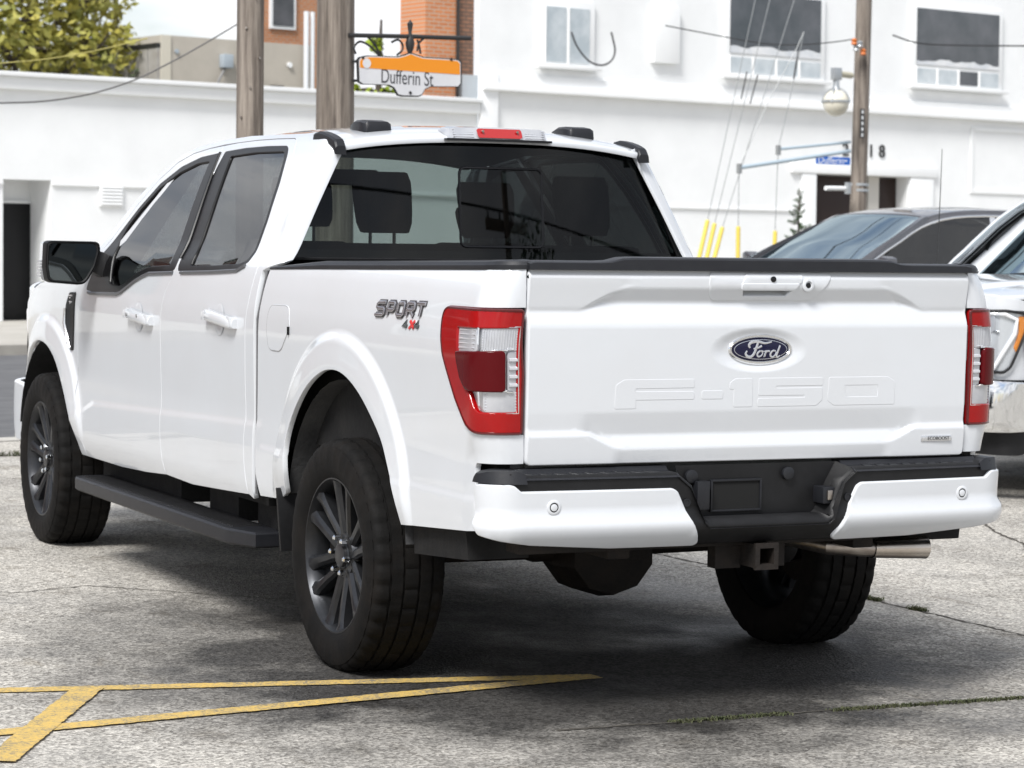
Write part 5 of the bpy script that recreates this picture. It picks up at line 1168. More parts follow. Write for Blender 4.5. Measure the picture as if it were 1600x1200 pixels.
def brick_mat(name, c1, c2, mortar, sc):
    m = bpy.data.materials.new(name); m.use_nodes = True; nt = m.node_tree; b = nt.nodes['Principled BSDF']; b.inputs['Roughness'].default_value = .85
    tc = nt.nodes.new('ShaderNodeTexCoord'); mp = nt.nodes.new('ShaderNodeMapping'); mp.inputs['Rotation'].default_value = (R(90), 0, 0)
    br = nt.nodes.new('ShaderNodeTexBrick'); br.inputs['Scale'].default_value = sc; br.inputs['Color1'].default_value = (*c1, 1); br.inputs['Color2'].default_value = (*c2, 1); br.inputs['Mortar'].default_value = (*mortar, 1)
    br.inputs['Mortar Size'].default_value = .012; br.inputs['Brick Width'].default_value = .22; br.inputs['Row Height'].default_value = .075; br.inputs['Bias'].default_value = -.2
    nt.links.new(tc.outputs['Object'], mp.inputs['Vector']); nt.links.new(mp.outputs[0], br.inputs['Vector']); nt.links.new(br.outputs['Color'], b.inputs['Base Color'])
    bp = nt.nodes.new('ShaderNodeBump'); bp.inputs['Strength'].default_value = .5; bp.inputs['Distance'].default_value = .01; nt.links.new(br.outputs['Fac'], bp.inputs['Height']); bp.invert = True; nt.links.new(bp.outputs[0], b.inputs['Normal'])
    return m
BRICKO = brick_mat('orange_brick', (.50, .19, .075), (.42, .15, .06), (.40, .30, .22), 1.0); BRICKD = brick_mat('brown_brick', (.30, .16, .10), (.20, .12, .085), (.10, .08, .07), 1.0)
D_ = S_thing('brick_building', 'orange brick building standing above the beige block', 'building'); S_obj(MB().box(fu(408, 70, 58).x, fu(498, 70, 58).x, 58, 58.4, 1, 9), 'wall', BRICKO, D_)
wu = fu(440, 60, 58).x; wi = S_obj(MB().box(wu - .4, wu + .4, 57.93, 57.999, 6.0, 7.4), 'window', STUCCO2, D_); S_obj(MB().box(wu - .32, wu + .32, 57.91, 57.93, 6.08, 7.32), 'pane', PANED, wi)
E_ = S_thing('brick_tower', 'brown and orange brick chimney stack between the street sign and the tall white building', 'chimney')
EQ = 40.0
def eu(px, py=100): v = fu(px, py, EQ); return v.x
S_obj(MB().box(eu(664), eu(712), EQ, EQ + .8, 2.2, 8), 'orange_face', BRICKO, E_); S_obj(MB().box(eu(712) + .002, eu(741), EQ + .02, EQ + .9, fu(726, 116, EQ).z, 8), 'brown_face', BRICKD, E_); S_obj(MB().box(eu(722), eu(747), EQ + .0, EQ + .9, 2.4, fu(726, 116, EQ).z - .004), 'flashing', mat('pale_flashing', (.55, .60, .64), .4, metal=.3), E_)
S_obj(MB().tube([(eu(713), EQ - .05, 2.6), (eu(713), EQ - .05, 8)], .03, 8), 'downpipe', INK, E_)

# ================================================================ POLES, SIGNS, WIRES
def pole_mat():
    m = bpy.data.materials.new('weathered_pole_wood'); m.use_nodes = True; nt = m.node_tree; b = nt.nodes['Principled BSDF']; b.inputs['Roughness'].default_value = .85
    tc = nt.nodes.new('ShaderNodeTexCoord'); mp = nt.nodes.new('ShaderNodeMapping'); mp.inputs['Scale'].default_value = (1, 1, .05)
    n = nt.nodes.new('ShaderNodeTexNoise'); n.inputs['Scale'].default_value = 22; n.inputs['Detail'].default_value = 8; n.inputs['Roughness'].default_value = .7
    r = nt.nodes.new('ShaderNodeValToRGB'); e = r.color_ramp.elements; e[0].position = .32; e[0].color = (.055, .043, .036, 1); e[1].position = .68; e[1].color = (.34, .295, .25, 1)
    e.new(.5).color = (.20, .168, .14, 1)
    nt.links.new(tc.outputs['Object'], mp.inputs['Vector']); nt.links.new(mp.outputs[0], n.inputs['Vector']); nt.links.new(n.outputs['Fac'], r.inputs['Fac']); nt.links.new(r.outputs[0], b.inputs['Base Color'])
    bp = nt.nodes.new('ShaderNodeBump'); bp.inputs['Strength'].default_value = .7; bp.inputs['Distance'].default_value = .02; nt.links.new(n.outputs['Fac'], bp.inputs['Height']); nt.links.new(bp.outputs[0], b.inputs['Normal'])
    return m
POLEM = pole_mat()
def pole(label, u, q, r0, h=9.0, lean=0.0):
    t = thing('utility_pole', label, 'utility pole', SW(u, q, -1.2)); t.rotation_euler = S_MAT.to_euler()
    mb = MB(); n = 18; rr = random.Random(int(u * 100))
    mb.loft([[((r0 * (1.06 - .018 * z) + .012 * noise.noise(Vector((math.cos(2 * math.pi * k / n) * 2, math.sin(2 * math.pi * k / n) * 2, z * .3 + u)))) * math.cos(2 * math.pi * k / n) + lean * z, r0 * (1.06 - .018 * z) * math.sin(2 * math.pi * k / n), z) for k in range(n)] for z in np.linspace(-.6, h, 26)])
    mb.build('pole_shaft', POLEM, t, smooth=60)
    return t
P1 = pole('weathered wooden utility pole behind the cab roof, thinner and left of the street sign pole', fu(391, 150, 15.9).x, 15.9, .0965)
P2 = pole('thick weathered wooden utility pole just left of the orange street name sign', fu(523.5, 150, 15.7).x, 15.7, .134)
for k in range(9):
    z = 2.2 + k * .21; a = R(200 + k * 37 % 90)
    MB().lathe([(-.01, .008), (.012, .008), (.012, 0)], 8, (.1 * math.cos(a), .1 * math.sin(a) , z), (math.cos(a), math.sin(a), 0)).build('pole_nail', STEEL, P1)
# street name sign
sq = 15.55
def sgn(px, py): v = fu(px, py, sq); return (v.x, v.z)
SO = [(561, 89), (573, 86.5), (621, 88), (632, 85), (641, 81.5), (650, 85), (662, 89), (706, 91.5), (717, 93), (721, 97), (721, 131), (717, 136), (672, 136), (664, 140), (659, 149), (653, 151.5), (628, 151), (621, 149), (615, 138), (607, 133.5), (565, 132), (559, 128), (558, 93)]
so = [sgn(*p) for p in SO]; cx_ = sum(a for a, b in so) / len(so); cz_ = sum(b for a, b in so) / len(so)
sign = S_thing('street_sign', 'orange and white Dufferin St street name sign hung beside a wooden pole', 'street sign')
S_obj(MB().prism([(a, sq - .004, b) for a, b in so], [(a, sq + .012, b) for a, b in so]), 'sign_border', INK, sign)
def inset(k, dx=.0): return [(cx_ + (a - cx_) * k, cz_ + (b - cz_) * (k - .03)) for a, b in so]
fi_ = inset(.972); zmid = sgn(640, 109.5)[1]; zl = sgn(561, 109)[1]
SIGNW = mat('sign_white', (.70, .70, .71), .35, vcol=(.63, .63, .65), vscale=5); SIGNO = mat('sign_orange', (.80, .27, .005), .35)
S_obj(MB().prism([(a, sq - .0065, b) for a, b in fi_], [(a, sq - .0042, b) for a, b in fi_]), 'white_face', SIGNW, sign)
top_ = [p for p in inset(.955) if p[1] > zmid - .01]; top_ = [(a, b - .004) for a, b in top_]
xl, xr = min(a for a, b in fi_) + .008, max(a for a, b in fi_) - .008
ob = [(xl, zmid - .006), (xr, zmid - .010)] + sorted([p for p in top_ if p[1] > zmid + .02], key=lambda p: -p[0])
S_obj(MB().prism([(a, sq - .0085, b) for a, b in ob], [(a, sq - .0067, b) for a, b in ob]), 'orange_band', SIGNO, sign)
lc = sgn(572, 99); S_obj(MB().lathe([(0, .036), (.0015, .036), (.0015, 0)], 24, (lc[0], sq - .0086, lc[1]), (0, -1, 0)), 'white_disc', SIGNW, sign)
tc_ = sgn(636, 122); tw0, tw1 = sgn(596, 122)[0], sgn(677, 122)[0]
tme = text_mesh('sign_lettering', 'Dufferin St', .155, .0006, 1.0); tw_ = max(v.co.x for v in tme.vertices) * 2; th_ = max(v.co.y for v in tme.vertices) * 2
for v_ in tme.vertices: v_.co.x *= (tw1 - tw0) / tw_; v_.co.y *= .104 / th_
link_mesh('sign_lettering', tme, mat('sign_grey_ink', (.035, .035, .04), .5), sign, matrix=Matrix.Translation((tc_[0], sq - .0072, tc_[1] + .004)) @ Matrix.Rotation(R(90), 4, 'X') @ Matrix.Rotation(R(-.4), 4, 'Z'))
for px, py in ((566, 90), (704, 93), (640, 145)): b_ = sgn(px, py); S_obj(MB().lathe([(0, .012), (.006, .012), (.006, 0)], 8, (b_[0], sq - .0066, b_[1]), (0, -1, 0)), 'bolt', INK, sign)
br_ = S_thing('sign_bracket', 'black scrolled iron bracket holding the street name sign to its pole', 'bracket')
def br_pt(px, py, dq=.004): v = fu(px, py, sq + dq); return (v.x, v.y, v.z)
S_obj(MB().lathe([(-.02, .012), (.02, .028), (.06, .034), (.10, .022), (.13, .012), (.20, .022), (.23, .0)], 14, (sgn(641, 80)[0], sq + .004, sgn(641, 80)[1]), (0, 0, 1)), 'finial', INK, br_)
S_obj(MB().tube([br_pt(545, 55), br_pt(640, 57), br_pt(735, 60)], .016, 8), 'arm', INK, br_)
for pts in ([(556, 84), (553, 74), (562, 65), (575, 70), (588, 82), (592, 88)], [(575, 58), (586, 70), (590, 78), (594, 87)], [(620, 86), (628, 79), (629, 70), (622, 62), (612, 66)], [(652, 62), (655, 72), (657, 84)], [(662, 60), (654, 68), (652, 80)]):
    S_obj(MB().tube([br_pt(*p, .006) for p in smooth_open(pts, 3)], .0085, 6), 'scroll', INK, br_)
S_obj(MB().tube([br_pt(551, 96), br_pt(558, 96)], .010, 6), 'clamp', INK, br_); S_obj(MB().tube([br_pt(551, 126), br_pt(560, 126)], .010, 6), 'clamp', INK, br_)

# right-hand pole with its lamp, signs and guy struts
PQ = 29.5
pb_, pt_ = fu(1341, 330, PQ), fu(1342.5, 70, PQ)
P3 = pole('weathered wooden utility pole carrying a globe lamp in front of the tall white building', pb_.x - .05, PQ, .128, 9.0, .020)
def pq(px, py, q=PQ - .15): v = fu(px, py, q); return (v.x, v.y, v.z)
lamp_ = S_thing('globe_lamp', 'round opal street lamp in a metal cage bracketed to the right hand pole', 'street lamp')
gc = Vector(pq(1306, 161)); gr_ = .208
OPAL = mat('opal_globe', (.66, .62, .50), .25, coat=.6, vcol=(.72, .69, .60), vscale=3)
S_obj(MB().lathe([(-gr_ * math.cos(t), max(.001, gr_ * math.sin(t))) for t in [math.pi * k / 16 for k in range(17)]], 28, gc, (0, 0, 1)), 'globe', OPAL, lamp_, smooth=80)
GALV = mat('galvanised_metal', (.45, .47, .48), .4, metal=.7)
S_obj(MB().lathe([(.0, .226), (.03, .226), (.03, .214), (0, .214)], 30, gc + Vector((0, 0, .01)), (0, 0, 1), closed=True), 'cage_ring', GALV, lamp_)
for k in range(4):
    a = k * math.pi / 2 + .5; S_obj(MB().tube([gc + Vector((.222 * math.cos(a) * math.cos(t), .222 * math.sin(a) * math.cos(t), .235 * math.sin(t))) for t in [R(90) * j / 8 for j in range(9)]], .012, 6), 'cage_rib', GALV, lamp_)
S_obj(MB().lathe([(.19, .0), (.19, .075), (.23, .06), (.27, .05), (.40, .05), (.40, 0)], 16, gc, (0, 0, 1)), 'cap', GALV, lamp_)
S_obj(MB().box(gc.x - .08, gc.x + .08, gc.y - .05, gc.y + .05, gc.z + .36, gc.z + .55), 'head_bracket', GALV, lamp_, bevel=.01)
S_obj(MB().tube([gc + Vector((.05, 0, .46)), Vector(pq(1330, 118, PQ))], .05, 8), 'bracket_arm', mat('cream_bracket', (.55, .52, .40), .5), lamp_)
tg_ = S_thing('pole_number_plate', 'small black vertical number strip nailed to the right hand pole', 'number plate'); c0, c1 = pq(1347, 170), pq(1347, 215)
S_obj(MB().box(c0[0] - .045, c0[0] + .045, c0[1] - .012, c0[1], c1[2], c0[2]), 'plate', INK, tg_)
for k in range(5):
    z_ = c0[2] - (k + .5) * (c0[2] - c1[2]) / 5; S_obj(MB().box(c0[0] - .018, c0[0] + .018, c0[1] - .015, c0[1] - .0125, z_ - .030, z_ + .022), 'plate_figure', STUCCO2, tg_)
bs_ = S_thing('street_sign', 'small blue Dufferin street sign fixed to the right hand pole', 'street sign'); a_, b_ = pq(1275.5, 244, PQ), pq(1327, 258, PQ)
S_obj(MB().box(a_[0], b_[0], PQ - .02, PQ + .01, b_[2], a_[2]), 'blue_face', mat('sign_blue', (.012, .13, .55), .4), bs_)
tme = text_mesh('sign_lettering', 'Dufferin', .15, .0006); tw_ = max(v.co.x for v in tme.vertices) * 2
for v_ in tme.vertices: v_.co.x *= .56 / tw_
link_mesh('sign_lettering', tme, STUCCO2, bs_, matrix=Matrix.Translation((a_[0] + .31, PQ - .021, (a_[2] + b_[2]) / 2 + .005)) @ Matrix.Rotation(R(90), 4, 'X'))
S_obj(MB().box(b_[0] - .13, b_[0] - .07, PQ - .0225, PQ - .0205, (a_[2] + b_[2]) / 2 - .006, (a_[2] + b_[2]) / 2 + .016), 'sign_dash', STUCCO2, bs_)
hw = S_thing('pole_clamp', 'short white pipe stub on steel bands low on the right hand pole', 'pole fitting')
S_obj(MB().tube([pq(1290, 294, PQ - .12), pq(1326, 294.5, PQ - .12)], .035, 10), 'pipe_stub', STUCCO2, hw)
for py in (288, 297): S_obj(MB().lathe([(-.02, .150), (.02, .150), (.02, .140), (-.02, .140)], 24, (pb_.x + .02, PQ, pq(1341, py)[2]), (.03, 0, 1), closed=True), 'steel_band', GALV, hw)
S_obj(MB().box(pq(1322, 290)[0], pq(1326, 290)[0], PQ - .2, PQ - .12, pq(1324, 303)[2], pq(1324, 285)[2]), 'clamp_block', GALV, hw)
ins = S_thing('pole_insulators', 'orange and white cable insulators high on the right hand pole', 'insulators')
for px, py in ((1334, 76), (1345, 82), (1331, 66), (1340, 70)): S_obj(MB().lathe([(-.05, .02), (-.03, .05), (0, .035), (.03, .05), (.06, .02)], 10, Vector(pq(px, py)) + Vector((0, -.05, 0)), (0, 0, 1)), 'insulator', mat('orange_insulator', (.60, .16, .03), .4) if px % 2 else GALV, ins)
STRUT = mat('pale_blue_strut', (.50, .60, .66), .35, metal=.3); WIRE = mat('grey_wire', (.30, .31, .31), .5, metal=.3); WIREB = mat('black_wire', (.03, .03, .032), .6)
YG = mat('yellow_guard', (.78, .60, .10), .45, vcol=(.72, .55, .12), vscale=6)
GL_ = 'yellow guy wire guards by the white wall'
def ground_w(u, q): return (S_MAT.inverted() @ Vector(sg(u, q, .1))).z
for (px0, py0, px1, py1, top, lab) in ((1093, 400, 1105, 347, (1167, 60), 'leftmost of three slanting yellow guy wire guards'), (1105, 400, 1116, 352, (1188, 60), 'middle one of three slanting yellow guy wire guards'), (1117, 400, 1128, 358, (1222, 60), 'rightmost of three slanting yellow guy wire guards'), (1153, 400, 1153.5, 357, (1155, 262), 'upright yellow guy wire guard right of the slanting three'), (1210, 400, 1211, 364, (1216, 232), 'upright yellow guy wire guard beside the small spruce')):
    a_, b_ = Vector(pq(px0, py0, PQ)), Vector(pq(px1, py1, PQ)); dn = (a_ - b_).normalized(); k = (a_.z - ground_w(a_.x, PQ)) / max(.2, -dn.z); foot = a_ + dn * k
    g_ = S_thing('guy_guard', lab, 'guy wire guard', group=GL_); S_obj(MB().tube([foot, b_], .034, 10), 'guard_tube', YG, g_); S_obj(MB().lathe([(0, .036), (.03, .030), (.035, 0)], 10, b_, b_ - foot), 'guard_cap', YG, g_)
    tp = Vector(pq(*top, PQ))
    if py1 < 356 or px0 == 1117: tp = b_ + (tp - b_) * 2.0
    wr = S_obj(MB().tube([b_, b_.lerp(tp, .5), tp], .0065, 5), 'guy_wire', WIRE); tag(wr, 'thin grey wire rising from the ' + lab, 'wire', 'guy wires by the right hand pole')
for (e0, e1, up, lab) in (((1155, 262), (1328, 236), None, 'lower pale strut reaching left from the right hand pole'), ((1216, 233), (1328, 222), (1252, 75), 'upper pale strut reaching left from the right hand pole')):
    s_ = S_thing('guy_strut', lab, 'guy strut', group='guy struts on the right hand pole'); S_obj(MB().tube([pq(*e0, PQ), pq(*e1, PQ)], .032 if up is None else .024, 8), 'strut_pipe', STRUT, s_); S_obj(MB().box(*(lambda v: (v[0] - .03, v[0] + .03, v[1] - .03, v[1] + .03, v[2] - .09, v[2] + .06))(pq(*e0, PQ))), 'strut_end', WIRE, s_)
for pts, lab in (([(1216, 232), (1232, 165), (1251, 75), (1256, 50)], 'thin grey guy wire running from the upper strut up past a window'), ([(1155, 262), (1200, 160), (1245, 75), (1256, 50)], 'thin grey guy wire running from the lower strut up past a window')):
    tag(S_obj(MB().tube([pq(*p, PQ) for p in pts], .0065, 5), 'guy_wire', WIRE), lab, 'wire', 'guy wires by the right hand pole')
for a_, b_, lb in (((1167, 112), (1158, 155), 'dark rod insulator on the left guy wire before the white wall'), ((1184, 117), (1172, 162), 'dark rod insulator on the middle guy wire before the white wall'), ((1247, 80), (1240, 123), 'dark rod insulator on the guy wire crossing the wide upstairs window')):
    tag(S_obj(MB().tube([pq(*a_, PQ), pq(*b_, PQ)], .011, 6), 'wire_insulator', WIREB), lb, 'insulator', 'rod insulators on the guy wires')
# loose cables
def cable(pts, q, r, lab, m=WIREB): tag(S_obj(MB().tube([tuple(fu(a, b, q)) for a, b in smooth_open(pts, 5)], r, 6), 'cable', m), lab, 'cable')
cable([(-60, 163), (0, 161), (70, 158), (140, 147), (205, 127), (260, 101), (320, 68), (400, 20)], 24, .0085, 'grey service cable sagging across the low white building at upper left', mat('grey_cable', (.13, .125, .12), .6))
cable([(-60, 105), (0, 99), (75, 92), (150, 79), (230, 60)], 24, .006, 'thin yellowish cable in front of the trees at upper left', mat('yellow_wire', (.45, .40, .12), .5))
cable([(893, 50), (902, 73), (920, 95), (940, 102), (955, 95), (961, 80), (958, 62), (955, 50)], 37.3, .018, 'black cable loop hanging on the tall white wall beside a small window')
cable([(1395, 55), (1440, 68), (1520, 71), (1640, 72)], 30, .013, 'dark cable crossing the top right window')
cable([(1040, 40), (1180, 66), (1240, 70), (1300, 66), (1340, 60)], 30, .009, 'dark cable drooping above the wide upstairs window')

# ================================================================ PLANTS
def leaf_cloud(mb, cen, rad, n, size, rnd_, flat=.75):
    for k in range(n):
        while True:
            p = Vector((rnd_.uniform(-1, 1), rnd_.uniform(-1, 1), rnd_.uniform(-1, 1)))
            if p.length < 1 and noise.noise(p * 2.3 + Vector(cen)) > -.12: break
        c = Vector(cen) + Vector((p.x * rad, p.y * rad, p.z * rad * flat)); a, b = Vector((rnd_.gauss(0, 1), rnd_.gauss(0, 1), rnd_.gauss(0, .6))).normalized(), Vector((rnd_.gauss(0, 1), rnd_.gauss(0, 1), rnd_.gauss(0, 1))).normalized()
        b = (b - a * a.dot(b)).normalized(); s = size * rnd_.uniform(.6, 1.3)
        mb.add([c - a * s, c - b * s * .45, c + a * s, c + b * s * .45], [(0, 1, 2, 3)])
BARK = mat('tree_bark', (.055, .042, .032), .9, vcol=(.10, .08, .065), vscale=9, stretch=(1, 1, .2), bump=.5, bscale=30)
def tree(name, label, cat, u, q, z0, h, blobs, leafm, nleaf, size, seed, group=None):
    rnd_ = random.Random(seed); t = thing(name, label, cat, SW(u, q, z0), group=group); tr_ = MB(); cr = MB()
    tr_.tube([(0, 0, -.4), (.05, 0, h * .3), (-.04, .05, h * .6), (0, 0, h * .95)], [h * .028, h * .022, h * .015, h * .004], 9)
    for (x, y, z, r) in blobs:
        zb = max(h * .25, z - r * 1.2); tr_.tube([(0, 0, zb), (x * .45, y * .45, (zb + z) / 2 + .1), (x, y, z)], [h * .012, h * .008, h * .003], 6)
        for k in range(5):
            d_ = Vector((rnd_.gauss(0, 1), rnd_.gauss(0, 1), rnd_.gauss(.3, .7))).normalized() * r * .9; tr_.tube([(x * .7, y * .7, z - r * .3), (x + d_.x * .5, y + d_.y * .5, z + d_.z * .5), (x + d_.x, y + d_.y, z + d_.z)], [h * .005, h * .003, h * .0012], 5)
        if nleaf: leaf_cloud(cr, (x, y, z), r, int(nleaf * r * r), size, rnd_)
    tr_.build('trunk', BARK, t, smooth=60)
    if nleaf: cr.build('crown', leafm, t, smooth=0, fix=False)
    return t
LEAFY = mat('autumn_yellow_leaf', (.40, .345, .065), .6, vcol=(.20, .225, .05), vscale=1.6); LEAFL = mat('lime_leaf', (.34, .42, .015), .6, vcol=(.24, .34, .012), vscale=2); LEAFD = mat('dark_leaf', (.035, .055, .018), .6, vcol=(.06, .08, .03), vscale=2)
tA = fu(45, 95, 52); tree('autumn_tree', 'yellowing leafy tree at the far left beyond the parapet', 'tree', tA.x, 52, -1, 7.6, [(-1.9, .5, 6.0, 1.3), (-.7, -.5, 5.6, 1.3), (.5, .3, 5.7, 1.2), (1.5, -.2, 5.5, 1.0), (-.2, .4, 7.0, 1.5), (-2.8, 0, 5.4, 1.2), (1.4, .4, 6.7, 1.1)], LEAFY, 420, .13, 11)
tB = fu(133, 90, 54); tree('autumn_tree', 'smaller yellow green tree second from the left beyond the parapet', 'tree', tB.x, 54, -1, 7.2, [(-.6, 0, 5.6, .9), (.2, .2, 5.9, 1.0), (.5, -.2, 5.2, .6), (0, 0, 6.9, 1.0)], LEAFY, 300, .12, 12)
tC = fu(180, 100, 53); tree('bare_tree', 'nearly bare thin tree between the leafy trees and the beige block', 'tree', tC.x, 53, -1, 7.6, [(-.3, 0, 5.0, .5), (.3, .1, 5.6, .6), (-.1, 0, 6.2, .6), (.5, 0, 4.7, .35)], LEAFY, 40, .08, 13)
tD = fu(205, 115, 49); tree('small_shrub', 'small dark green shoot beside the beige block corner', 'shrub', tD.x, 49, 2.0, 2.1, [(0, 0, 1.55, .16), (.05, 0, 1.9, .14)], LEAFD, 1500, .05, 14)
tE = fu(592, 130, 44); tree('lime_tree', 'bright lime green foliage behind the street name sign', 'tree', tE.x, 44, -1, 6.2, [(fu(px_, 140, 44).x - tE.x, 0, fu(px_, py_, 44).z + 1, r_) for px_, py_, r_ in ((556, 140, .14), (578, 143, .12), (597, 145, .15), (612, 147, .13), (586, 76, .16), (583, 64, .16))], LEAFL, 1500, .09, 15)
# small spruce by the doorway
su = fu(1247, 300, 34); spr = thing('spruce', 'small thin spruce growing beside the brown doorway', 'conifer', SW(su.x, 34, -1.15)); sh = fu(1250, 293, 34).z + 1.15
mb, tk = MB(), MB(); rnd_ = random.Random(5); tk.tube([(0, 0, -.2), (0, 0, sh)], [.045, .006], 7)
for k in range(95):
    t_ = k / 95; z = .25 + (sh - .3) * t_; ln = (.62 * (1 - t_) + .06) * rnd_.uniform(.6, 1.1); a = rnd_.uniform(0, 6.28); c, s = math.cos(a), math.sin(a)
    tip = Vector((c * ln, s * ln, z + ln * .22)); b0_ = Vector((0, 0, z)); tk.tube([b0_, (b0_ + tip) / 2 - Vector((0, 0, .03)), tip], [.008, .006, .003], 4)
    for j in range(int(60 * ln / .3)):
        p = b0_.lerp(tip, rnd_.uniform(.15, 1)); d_ = Vector((rnd_.gauss(0, 1), rnd_.gauss(0, 1), rnd_.gauss(.2, .7))).normalized() * .060; e_ = Vector((-d_.y, d_.x, 0)).normalized() * .010
        mb.add([p - e_, p + e_, p + d_], [(0, 1, 2)])
tk.build('trunk', BARK, spr); mb.build('crown', mat('spruce_needle', (.045, .10, .035), .7, vcol=(.08, .14, .05), vscale=6), spr, smooth=0, fix=False)

# ================================================================ OTHER PARKED VEHICLES
def copy_tree(o, parent=None):
    c = o.copy(); COL.objects.link(c); c.parent = parent
    for ch in list(o.children): copy_tree(ch, c)
    return c
truck2 = copy_tree(truck)
truck2['label'] = 'white pickup with chrome front bumper parked facing left at the right edge of the photo'
T2 = R(100); truck2.location = (8.822, 5.383, -.03); truck2.rotation_euler = (0, 0, T2)
for c in list(truck2.children):
    if c.name.startswith('side_mirror') and c.data.vertices[0].co.x > 0:      # no mirror shows on that side in the photo
        for d_ in list(c.children): bpy.data.objects.remove(d_)
        bpy.data.objects.remove(c); continue
    if c.name.startswith('front_bumper'):
        c.data = c.data.copy(); c.data.materials.clear(); c.data.materials.append(CHROME)
    if c.name.startswith('windshield') and not c.name.startswith('windshield_p'):
        c.data = c.data.copy(); c.data.materials.clear(); c.data.materials.append(GLASS_BLUE)
an = MB(); an.tube([(.72, 3.40, 1.25), (.725, 3.40, 1.30)], .012, 8); an.tube([(.725, 3.40, 1.30), (.73, 3.38, 2.08)], [.004, .002], 6); an.build('whip_antenna', INK, truck2)

def build_car(label):
    root = thing('parked_car', label, 'car')
    PAINT = mat('dark_grey_car_paint', (.085, .085, .095), .28, metal=.4, coat=1.0, vcol=(.10, .10, .11), vscale=40)
    HT = [(.20, .84), (.35, .90), (.55, .925), (.75, .93), (.90, .915), (1.0, .885), (1.06, .855), (1.3, .745), (1.5, .655), (1.58, .60), (1.70, .50)]
    def h2(y, z): return smooth_tab(HT, z, .03) - .16 * max(0, (abs(y) - 1.5) / .85) ** 2.2 - .06 * max(0, -y - .6) * max(0, z - 1.0)
    def s2(y, z): return (-h2(y, z), y, z)
    def arch(cy, r): return [(cy + r * math.cos(t), .36 + r * math.sin(t)) for t in [math.pi * k / 12 for k in range(13)]]
    low = [(-2.30, .95), (-2.33, .60), (-2.28, .30)] + list(reversed([(a, max(b, .26)) for a, b in arch(-1.40, .40)])) + list(reversed([(a, max(b, .26)) for a, b in arch(1.42, .40)])) + [(2.26, .28), (2.33, .55), (2.22, .78), (1.75, .90), (1.15, 1.02), (.0, 1.045), (-1.2, 1.06), (-1.9, 1.10), (-2.2, 1.08)]
    KW = dict(step=.07, hint=LEFT)
    bl = panel('body_side', PAINT, root, low, s2, **KW); mirror_mesh(bl, 'body_side', root)
    win = [(.95, 1.055), (.55, 1.30), (.18, 1.46), (-.25, 1.525), (-.85, 1.52), (-1.35, 1.43), (-1.72, 1.25), (-1.80, 1.14), (-1.2, 1.085), (0, 1.065)]
    for s in (-1, 1):
        fn = lambda y, z, s=s: (s * h2(y, z), y, z)
        g = panel('side_window', GLASS_SIDE, root, rounded(win, .03), fn, step=.1, hint=(s, 0, 0), rnd=0, flange=0, off=.004)
        MB().tube([Vector(fn(*p)) + Vector((s * .008, 0, 0)) for p in smooth_closed(win, 3)] + [Vector(fn(*win[0])) + Vector((s * .008, 0, 0))], .011, 6, False).build('window_trim', CHROME, g)
        MB().loft([[(s * (h2(y, z) + .006), y + d, z) for d in (-.03, .03)] for y, z in ((-.42, 1.06), (-.52, 1.52))], False, False).build('door_pillar', SILVER if s < 0 else BLACKP, g)
        fr_ = MB(); out = [(1.12, 1.035), (.62, 1.335), (.20, 1.51), (-.25, 1.575), (-.88, 1.572), (-1.42, 1.48), (-1.85, 1.29), (-1.98, 1.13), (-1.2, 1.06), (0, 1.045)]
        A_, B_ = [Vector(fn(*p)) for p in smooth_closed(out, 3)], [Vector(fn(*p)) for p in smooth_closed(win, 3)]
        n = len(A_); fr_.add(A_ + B_, [(i, (i + 1) % n, n + (i + 1) % n, n + i) for i in range(n)]); fr_.build('window_frame', PAINT, root, smooth=50)
    zt = [(1.12, 1.04), (.70, 1.30), (.25, 1.535), (0, 1.585), (-.5, 1.61), (-.95, 1.60), (-1.45, 1.50), (-1.95, 1.27), (-2.12, 1.14)]
    def top(x, y): z = smooth_tab(sorted(zt), y, .06); hw = h2(y, z - .02) + .02; return (x * hw, y, z - .03 * abs(x) ** 3)
    panel('roof', PAINT, root, [(-1, .22), (1, .22), (1, -1.15), (-1, -1.15)], top, step=.09, hint=(0, 0, 1), rnd=.004)
    panel('windshield', GLASS_BLUE, root, rounded([(-.93, 1.10), (.93, 1.10), (.95, .25), (-.95, .25)], .04), top, step=.12, hint=(0, 1, 1), rnd=0, flange=0)
    for s in (-1, 1): MB().loft([[Vector(top(s * .93, y)) + Vector((0, 0, .004)), Vector(top(s * 1.0, y)) + Vector((s * .004, 0, .006)), Vector(top(s * 1.0, y)) + Vector((s * .01, 0, -.05)), Vector(top(s * .94, y)) + Vector((0, -.02, -.04))] for y in (1.13, .9, .7, .5, .25, .2)]).build('windshield_pillar', PAINT, root, smooth=50)
    panel('rear_window', GLASS_SIDE, root, rounded([(-.92, -1.17), (.92, -1.17), (.90, -2.05), (-.90, -2.05)], .05), top, step=.12, hint=(0, -1, 1), rnd=0, flange=0)
    def hood2(x, y): return (x * (h2(min(y, 2.2), .9) - .01), y, smooth_tab([(1.0, 1.045), (1.3, 1.02), (1.8, .94), (2.15, .84), (2.32, .70)], y, .08) - .05 * abs(x) ** 3)
    panel('bonnet', PAINT, root, [(-1, 1.10), (1, 1.10), (1, 2.0), (.8, 2.22), (-.8, 2.22), (-1, 2.0)], hood2, step=.09, hint=(0, 0, 1))
    fb = lambda u, z: (u, 2.36 - .14 * (abs(u) / .85) ** 2.5 - .25 * (z - .5) ** 2, z)
